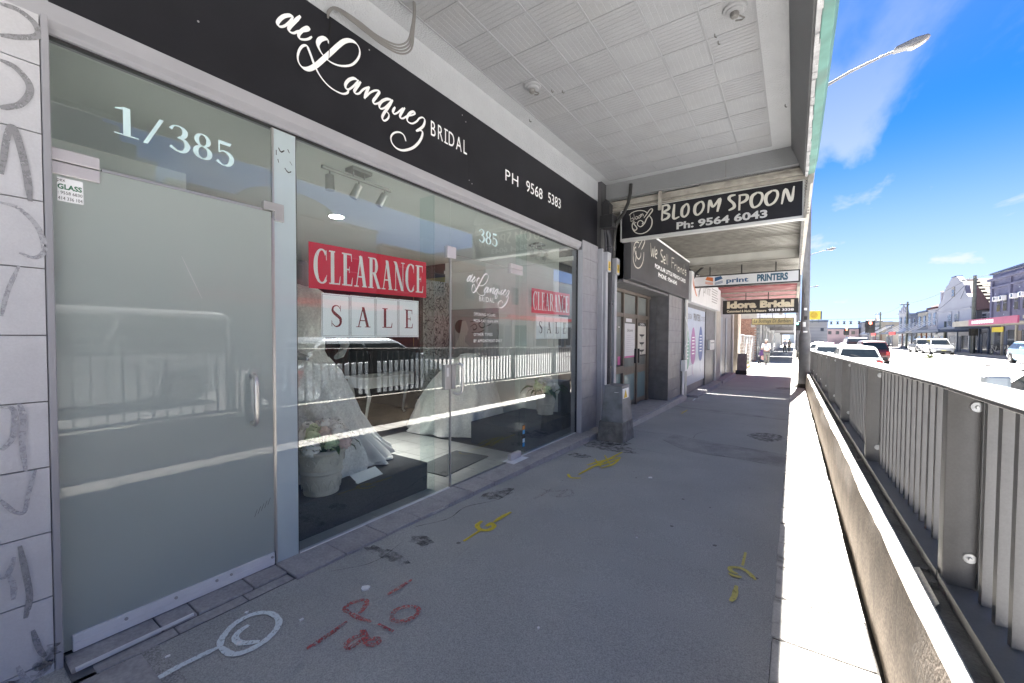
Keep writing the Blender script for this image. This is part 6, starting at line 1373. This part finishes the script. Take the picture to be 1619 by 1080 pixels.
# nearer buildings on the far side, outside the frame but mirrored in the shop glass
near = [(-16, -4, 7.6, 'grey_panel', 'grey rendered building mirrored in the frosted door'), (-3.6, 6.0, 8.4, 'dark_facade', 'dark facade with stepped parapet mirrored in the frosted door'), (6.3, 17, 7.9, 'dark_facade', 'dark terrace with rounded parapet mirrored above the big banner'), (17.3, 28, 7.2, 'brown_brick', 'dark red brick shop mirrored behind the white sale cards'), (28.3, 40.5, 9.2, 'grey_panel', 'tall pale panelled block mirrored in the entry door'), (40.8, 48.0, 7.4, 'pale_blue_wall', 'pale blue green facade with finial mirrored beside the tiled pier')]
for k, (y0, y1, h, m1, lab) in enumerate(near):
    t = thing('shop_building', lab, 'building', (FX, (y0+y1)/2, zz(y0)), 'buildings mirrored in the shop glass')
    bx('wall', m1, t, FX, y0, -.8, FX+10, y1, h); bx('parapet_cap', m1, t, FX-.25, y0, h-.05, FX+.3, y1, h+.12)
    if k == 2: MB().prism([(FX-.1, (y0+y1)/2+2.6*math.cos(R(180*i/12)), h+.1+1.0*math.sin(R(180*i/12))) for i in range(13)], (.5, 0, 0)).build('rounded_parapet', m1, t)
    if k == 1:
        for q in range(4): bx('stepped_parapet', m1, t, FX, 1.2+.5*q, h+.1+.55*q, FX+.6, 5.4-.5*q, h+.65+.55*q)
    if k == 5: MB().lathe((FX+.1, y1-.6, h), [(.35, 0), (.35, .6), (.2, .8), (.3, 1.1), (.05, 1.6)], 12).build('finial', m1, t)
    n = int((y1-y0)/2.7)
    for q in range(n):
        yy = y0+(q+.5)*(y1-y0)/n; fwin(t, yy-.5, yy+.5, 4.4, 6.0, 'cream_facade' if k % 2 else 'grey_panel')
        if k == 4: bx('panel_joint', 'dark_facade', t, FX-.006, yy+1.25, 3.2, FX, yy+1.30, h)
    if k == 4:
        for z2 in (4.1, 6.5, 7.9): bx('panel_joint', 'dark_facade', t, FX-.007, y0, z2, FX, y1, z2+.05)
    bx('awning', ('navy_trim', 'dark_facade', 'red_sign', 'brown_brick', 'red_sign', 'cream_facade')[k], t, FX-2.6, y0+.1, 2.95, FX, y1-.1, 3.2)
    ground_floor(t, y0, y1, zz(y0), 2.95, ('grey_panel', 'dark_facade', 'dark_facade', 'brown_brick', 'grey_panel', 'cream_facade')[k], 3)
    if k == 3:
        for q in range(3): 
            rd = bx('roller_door', M('dark_red_metal', (.20, .035, .03), .6, var=.08), t, FX-.10, y0+.5+3.5*q, zz(y0), FX-.05, y0+3.4+3.5*q, 2.9)
            for s_ in range(12): bx('door_slat', 'dark_red_metal', rd, FX-.12, y0+.5+3.5*q+.242*s_, zz(y0), FX-.10, y0+.5+3.5*q+.242*s_+.12, 2.9)
# buildings closing the view down the road
M('far_grey', (.20, .21, .24), .85, var=.08, vs=.3); M('far_mauve', (.36, .27, .29), .85, var=.1, vs=.3)
endb = [(-2.4, 9.5, 118, 6.0, 'far_grey', 'plain grey side wall under a yellow billboard'), (9.8, 19, 190, 5.5, 'far_mauve', 'mauve brick block far down the road'), (19.5, 27, 185, 7.5, 'far_grey', 'flat roofed grey block far down the road'), (27.5, 42, 175, 7.0, 'cream_facade', 'cream block at the far end of the road'), (-14, -3, 150, 12, 'cream_facade', 'tall cream building above the distant awnings'), (-1.5, 10, 215, 8.5, 'pale_blue_wall', 'pale blue block behind the mauve one')]
for k, (x0, x1, y, h, m1, lab) in enumerate(endb):
    if k == 0: x0, x1 = .6, 6.3
    t = thing('distant_block', lab, 'building', ((x0+x1)/2, y, g(y)), 'blocks closing the road view')
    bx('wall', m1, t, x0, y, -2, x1, y+12, h-1); bx('roof_cap', 'navy_trim', t, x0-.1, y-.2, h-1, x1+.1, y+12, h-.6)
    for q in range(int((x1-x0)/2.2)):
        for z2 in ((2.6, 5.0) if k else ()):
            if z2+1.4 < h-1: bx('window', 'window_dark', t, x0+.5+2.2*q, y-.04, z2, x0+1.5+2.2*q, y, z2+1.2)
    if k == 0:
        bx('wall_vent', 'window_dark', t, 5.0, y-.05, 2.9, 5.6, y, 3.6)
        for q in range(6): bx('cladding_joint', 'grey_panel', t, .7, y-.02, .2+.75*q, 6.2, y, .26+.75*q)
t = thing('billboard', 'yellow billboard on the roof of the plain grey building', 'billboard', (3, 117, 8.5))
bx('panel', 'yellow_sign', t, 2.0, 117, 5.5, 4.9, 117.3, 7.5); bx('side_panel', 'navy_trim', t, 4.9, 117, 5.5, 5.15, 117.4, 7.4)
MB().cyl((3.7, 117, 6.5), (3.7, 116.96, 6.5), .7, n=20).build('print', M('ochre', (.5, .33, .03), .5, var=.2, vs=2), t)
for x in (2.3, 3.4, 4.6): MB().cyl((x, 117.35, 4.8), (x, 117.35, 5.8), .07, n=6).build('post', 'navy_trim', t)

# ------------------------------------------------------------ poles, wires, signals
M('timber_pole', (.125, .135, .115), .85, var=.25, vs=3)
def pole(x, y, h, r_, label, mat='timber_pole', arm=True, grp='timber power poles across the road'):
    z = zr(min(x, 15.5), y)+.1; t = thing('power_pole', label, 'pole', (x, y, z), grp)
    MB().cyl((x, y, z-.2), (x, y, z+h), r_, r_*.75, 12).build('shaft', mat, t, smooth=True)
    if arm:
        bx('cross_arm', mat, t, x-1.0, y-.08, z+h-.55, x+.25, y+.08, z+h-.42)
        for q in (-.9, -.5, .15): MB().cyl((x+q, y, z+h-.42), (x+q, y, z+h-.25), .05, n=6).build('insulator', 'card_white', t)
    return Vector((x-.5, y, z+h-.3))
a = pole(16.35, 66.2, 8.6, .19, 'tall dark timber pole in front of the shingle roof')
b_ = pole(16.4, 99, 8.2, .17, 'timber pole in front of the dark blue terrace')
c_ = pole(16.6, 128, 8.0, .17, 'timber pole farthest along the far footpath')
pole(16.2, 75.8, 3.9, .16, 'short dark post in front of the gabled house', arm=False)
def wire(p, q, sag, label, cat='wire'):
    t = thing('overhead_wire', label, cat, p, 'overhead wires'); pts = []
    for i in range(13):
        s_ = i/12; v = Vector(p).lerp(Vector(q), s_); v.z -= sag*4*s_*(1-s_); pts.append(v)
    MB().tube(pts, .018, 5).build('strand', 'black_rubber', t)
wire(a, b_, .6, 'wire from the tallest timber pole to the next'); wire(b_, c_, .6, 'wire between the two farther timber poles'); wire(a, (FX+.1, 74.2, 6.2), .1, 'service wire rising to the gabled house'); wire(a+Vector((0, 0, -.3)), (FX+.1, 86, 5.2), .3, 'lower service wire passing the gabled house'); wire(a, (16.35, 20, 8.0), .7, 'wire running back from the tallest timber pole')
M('signal_red', (1, .06, .03), emit=5., var=0); M('signal_green', (.1, .9, .5), emit=3., var=0); M('signal_off', (.03, .03, .03), .3, var=0)
def signal(x, y, zc, label, s_=1., lit='signal_red', post=None, face=-1):
    t = thing('traffic_light', label, 'traffic light', (x, y, zr(min(x, 15.5), y)), 'traffic lights'); z0 = zr(min(15.5, max(1, x)), y)
    bx('backing_board', 'trim_black', t, x-.36*s_, y-.02, zc-.62*s_, x+.36*s_, y+.04, zc+.62*s_, .03)
    bx('lamp_case', 'trim_black', t, x-.17*s_, y-.16, zc-.5*s_, x+.17*s_, y-.02, zc+.5*s_, .02)
    for k, m_ in enumerate((lit, 'signal_off', 'signal_off')):
        MB().cyl((x, y-.165, zc+.32*s_-.32*s_*k), (x, y-.175, zc+.32*s_-.32*s_*k), .11*s_, n=14).build('lamp', m_, t)
        MB().tube([(x-.13*s_, y-.16, zc+.34*s_-.32*s_*k), (x, y-.3, zc+.45*s_-.32*s_*k), (x+.13*s_, y-.16, zc+.34*s_-.32*s_*k)], .012, 4).build('hood', 'trim_black', t)
    MB().cyl((x, y+.06, z0-.1), (x, y+.06, zc+.6*s_), .06, n=8).build('post', post or 'pole_steel', t)
    return t
signal(6.95, 60, 2.65, 'large traffic light showing red above the waiting cars', 1.15)
signal(6.4, 78, 2.3, 'smaller traffic light showing red left of the cream block', .85)
signal(15.9, 64.3, 2.3, 'black traffic light seen from its side by the tallest timber pole', 1.0, 'signal_off')
signal(.25, 48, 2.5, 'traffic light with a small green lamp at the end of the near footpath', .7, 'signal_green')
for k, (x, y) in enumerate(((5.4, 92), (6.3, 92), (7.2, 92), (8.1, 92), (9.2, 92))):
    t = thing('lane_signal', 'black hourglass shaped lane signal hung on the wire over the road', 'lane signal', (x, y, 3.9), 'lane signals hung over the road')
    MB().prism([(x-.24, y, 4.25), (x+.24, y, 4.25), (x+.07, y, 4.0), (x+.24, y, 3.75), (x-.24, y, 3.75), (x-.07, y, 4.0)], (0, .15, 0)).build('panel', 'trim_black', t); MB().cyl((x, y+.07, 4.25), (x, y+.07, 4.6), .02, n=4).build('hanger', 'trim_black', t)
wire((-1.5, 92.07, 4.68), (16.5, 92.07, 4.68), .05, 'span wire carrying the lane signals')
t = thing('road_sign', 'small white sign on a thin post before the gabled house', 'sign', (15.9, 78, zz(78))); MB().cyl((15.9, 78, zz(78)-.1), (15.9, 78, 2.0), .03, n=6).build('post', 'zinc', t); bx('plate', 'card_white', t, 15.65, 77.97, 1.3, 16.15, 77.99, 1.9); 
# bicycles parked against the far shops
def bicycle(x, y, rz, label):
    t = thing('bicycle', label, 'bicycle', (x, y, zz(y)+.02), 'bicycles parked on the far footpath', rz)
    for wy in (-.52, .52):
        mb = MB(); pts = [(0, wy+.33*math.cos(2*PI*i/20), .34+.33*math.sin(2*PI*i/20)) for i in range(21)]; mb.tube(pts, .022, 5); w_ = mb.build('wheel', 'tyre', t, local=True); mb = MB()
        for i in range(8): mb.cyl((0, wy, .34), (0, wy+.32*math.cos(2*PI*i/8), .34+.32*math.sin(2*PI*i/8)), .006, n=4)
        mb.build('spokes', 'zinc', w_, local=True)
    MB().tube([(0, -.52, .34), (0, -.12, .32), (0, .36, .78), (0, -.22, .80), (0, -.12, .32)], .022, 6).build('frame', 'silver', t, local=True); MB().tube([(0, .52, .34), (0, .36, .80), (0, .33, .98)], .02, 6).build('fork', 'silver', t, local=True)
    MB().tube([(-.27, .28, 1.0), (-.12, .36, 1.02), (.12, .36, 1.02), (.27, .28, 1.0)], .016, 6).build('handlebar', 'trim_black', t, local=True); MB().tube([(0, -.14, .4), (0, -.24, .90)], .018, 6).build('seat_post', 'silver', t, local=True); MB().prism([(-.07, -.38, .90), (.07, -.38, .90), (.025, -.08, .92), (-.025, -.08, .92)], (0, 0, .05)).build('saddle', 'trim_black', t, local=True, bev=.01)
bicycle(16.7, 61.5, R(15), 'silver bicycle closest to the tallest timber pole'); bicycle(16.9, 59.7, R(-12), 'silver bicycle in the middle of the far bicycle group'); bicycle(16.7, 57.9, R(8), 'silver bicycle nearest the yellow shop banner')

# ------------------------------------------------------------ people
M('skin', (.48, .31, .24), .6, var=.05); M('shirt_white', (.70, .72, .76), .8, var=.04); M('shirt_pale', (.55, .58, .68), .8, var=.05); M('trouser_grey', (.16, .165, .15), .85, var=.1); M('hair_grey', (.45, .44, .42), .8, var=.1); M('purple_cloth', (.10, .05, .17), .8, var=.15, vs=8); M('pink_bag', (.55, .33, .32), .7, var=.1)
def skin_body(name, joints, edges, radii, mat, parent):
    me = bpy.data.meshes.new(name); me.from_pydata(joints, edges, []); o = bpy.data.objects.new(name, me); COL.objects.link(o); o.parent = parent
    me.materials.append(MATS[mat]); sk = o.modifiers.new('skin', 'SKIN')
    for i, v in enumerate(me.skin_vertices[0].data): v.radius = (radii[i], radii[i]*.85); v.use_root = (i == 0)
    sb = o.modifiers.new('subdiv', 'SUBSURF'); sb.levels = 1; sb.render_levels = 2; sk.use_smooth_shade = True
    return o
def person(label, x, y, rz, lean=.0, shirt='shirt_white', legs='trouser_grey', reach=True, h=1.0, hair='hair_grey', group=None):
    t = thing('person', label, 'person', (x, y, g(y)), group, rz)
    f = lean
    def T(p): return tuple(c*h for c in p)
    J = [T(p) for p in [(0, 0, .92), (0, f*.35, 1.12), (0, f*.8, 1.36), (0, f*1.05, 1.50), (0, f*1.25+.02, 1.60), (0, f*1.35+.03, 1.70),
        (.19, f*.95, 1.40), (-.19, f*.95, 1.40), (.25, f*.95+.12, 1.16), (-.25, f*.95+.12, 1.16), (.22, f*.95+.38, 1.05), (-.22, f*.95+.38, 1.05), (.20, f*.95+.46, 1.04), (-.20, f*.95+.46, 1.04),
        (.10, 0, .84), (-.10, 0, .84), (.11, .10, .48), (-.11, -.04, .48), (.11, .12, .09), (-.11, -.22, .10), (.11, .26, .04), (-.11, -.08, .04)]]
    E_ = [(0, 1), (1, 2), (2, 3), (3, 4), (4, 5), (2, 6), (2, 7), (6, 8), (7, 9), (8, 10), (9, 11), (10, 12), (11, 13), (0, 14), (0, 15), (14, 16), (15, 17), (16, 18), (17, 19), (18, 20), (19, 21)]
    rd = [.15, .145, .16, .06, .085, .075, .075, .075, .05, .05, .036, .036, .04, .04, .10, .10, .068, .068, .045, .045, .035, .035]
    skin_body('body', J, E_, [r_*h for r_ in rd], 'skin', t)
    sj = [0, 1, 2, 3, 6, 7, 8, 9]; JJ = [J[i] for i in sj]; JJ[3] = tuple((Vector(J[2])*.6+Vector(J[3])*.4)); skin_body('shirt', JJ, [(0, 1), (1, 2), (2, 3), (2, 4), (2, 5), (4, 6), (5, 7)], [.175*h, .17*h, .185*h, .09*h, .095*h, .095*h, .07*h, .07*h], shirt, t)
    sj = [0, 14, 15, 16, 17, 18, 19]; skin_body('trousers', [J[i] for i in sj], [(0, 1), (0, 2), (1, 3), (2, 4), (3, 5), (4, 6)], [.165*h, .12*h, .12*h, .09*h, .09*h, .075*h, .075*h], legs, t)
    c = Vector(J[5]); MB().lathe((c.x, c.y-.02, c.z-.03), [(.088*h, -.03), (.096*h, .02), (.085*h, .07), (.05*h, .10), (.01, .112)], 14).build('hair', hair, t, smooth=True, local=True)
    for s_ in (18, 19): p = Vector(J[s_]); MB().box(p.x-.05, p.y-.08, 0.002 if s_ == 18 else .0, p.x+.05, p.y+.20, .085).build('shoe', 'card_white', t, local=True, bev=.03)
    return t
px_, py_ = -1.52, 33.0
person('person in white shirt and grey trousers leaning forward to push a pram', px_, py_, R(12), .22)
pram = thing('pram', 'black framed pram draped with purple cloth and a pink bag', 'pram', (px_-.22, py_+.62, g(33.6)), None, R(12))
for sx in (-.24, .24):
    for sy in (-.32, .34):
        MB().tube([(sx, sy+.12*math.cos(2*PI*i/14), .125+.12*math.sin(2*PI*i/14)) for i in range(15)], .022, 5).build('wheel', 'tyre', pram, local=True)
    MB().tube([(sx, .34, .13), (sx, .0, .5), (sx, -.42, 1.04)], .016, 6).build('frame_bar', 'trim_black', pram, local=True); MB().tube([(sx, -.32, .13), (sx, .0, .5), (sx, .3, .62)], .016, 6).build('frame_bar', 'trim_black', pram, local=True)
MB().tube([(-.24, -.42, 1.04), (0, -.45, 1.06), (.24, -.42, 1.04)], .018, 6).build('handle', 'trim_black', pram, local=True)
MB().box(-.23, -.16, .42, .23, .40, .64).build('seat', 'trim_black', pram, local=True, bev=.05); MB().lathe((0, .05, .62), [(.26, 0), (.27, .12), (.22, .28), (.10, .36)], 14).build('canopy', 'purple_cloth', pram, smooth=True, local=True)
MB().prism([(-.24, -.40, 1.02), (.20, -.40, 1.02), (.16, -.36, .66), (-.28, -.34, .62)], (0, -.03, 0)).build('draped_cloth', 'purple_cloth', pram, local=True, bev=.01); MB().box(-.18, -.44, .34, .18, -.20, .66).build('bag', 'pink_bag', pram, local=True, bev=.06); MB().box(-.24, -.28, .14, .24, .26, .22).build('basket', 'trim_black', pram, local=True, bev=.03)
person('distant person in pale top walking under the far awnings', -.9, 61, R(170), .02, 'shirt_pale', group='distant people')
person('distant person in dark clothes further under the far awnings', -.5, 66, R(10), .02, 'trouser_grey', 'ink', hair='ink', group='distant people')
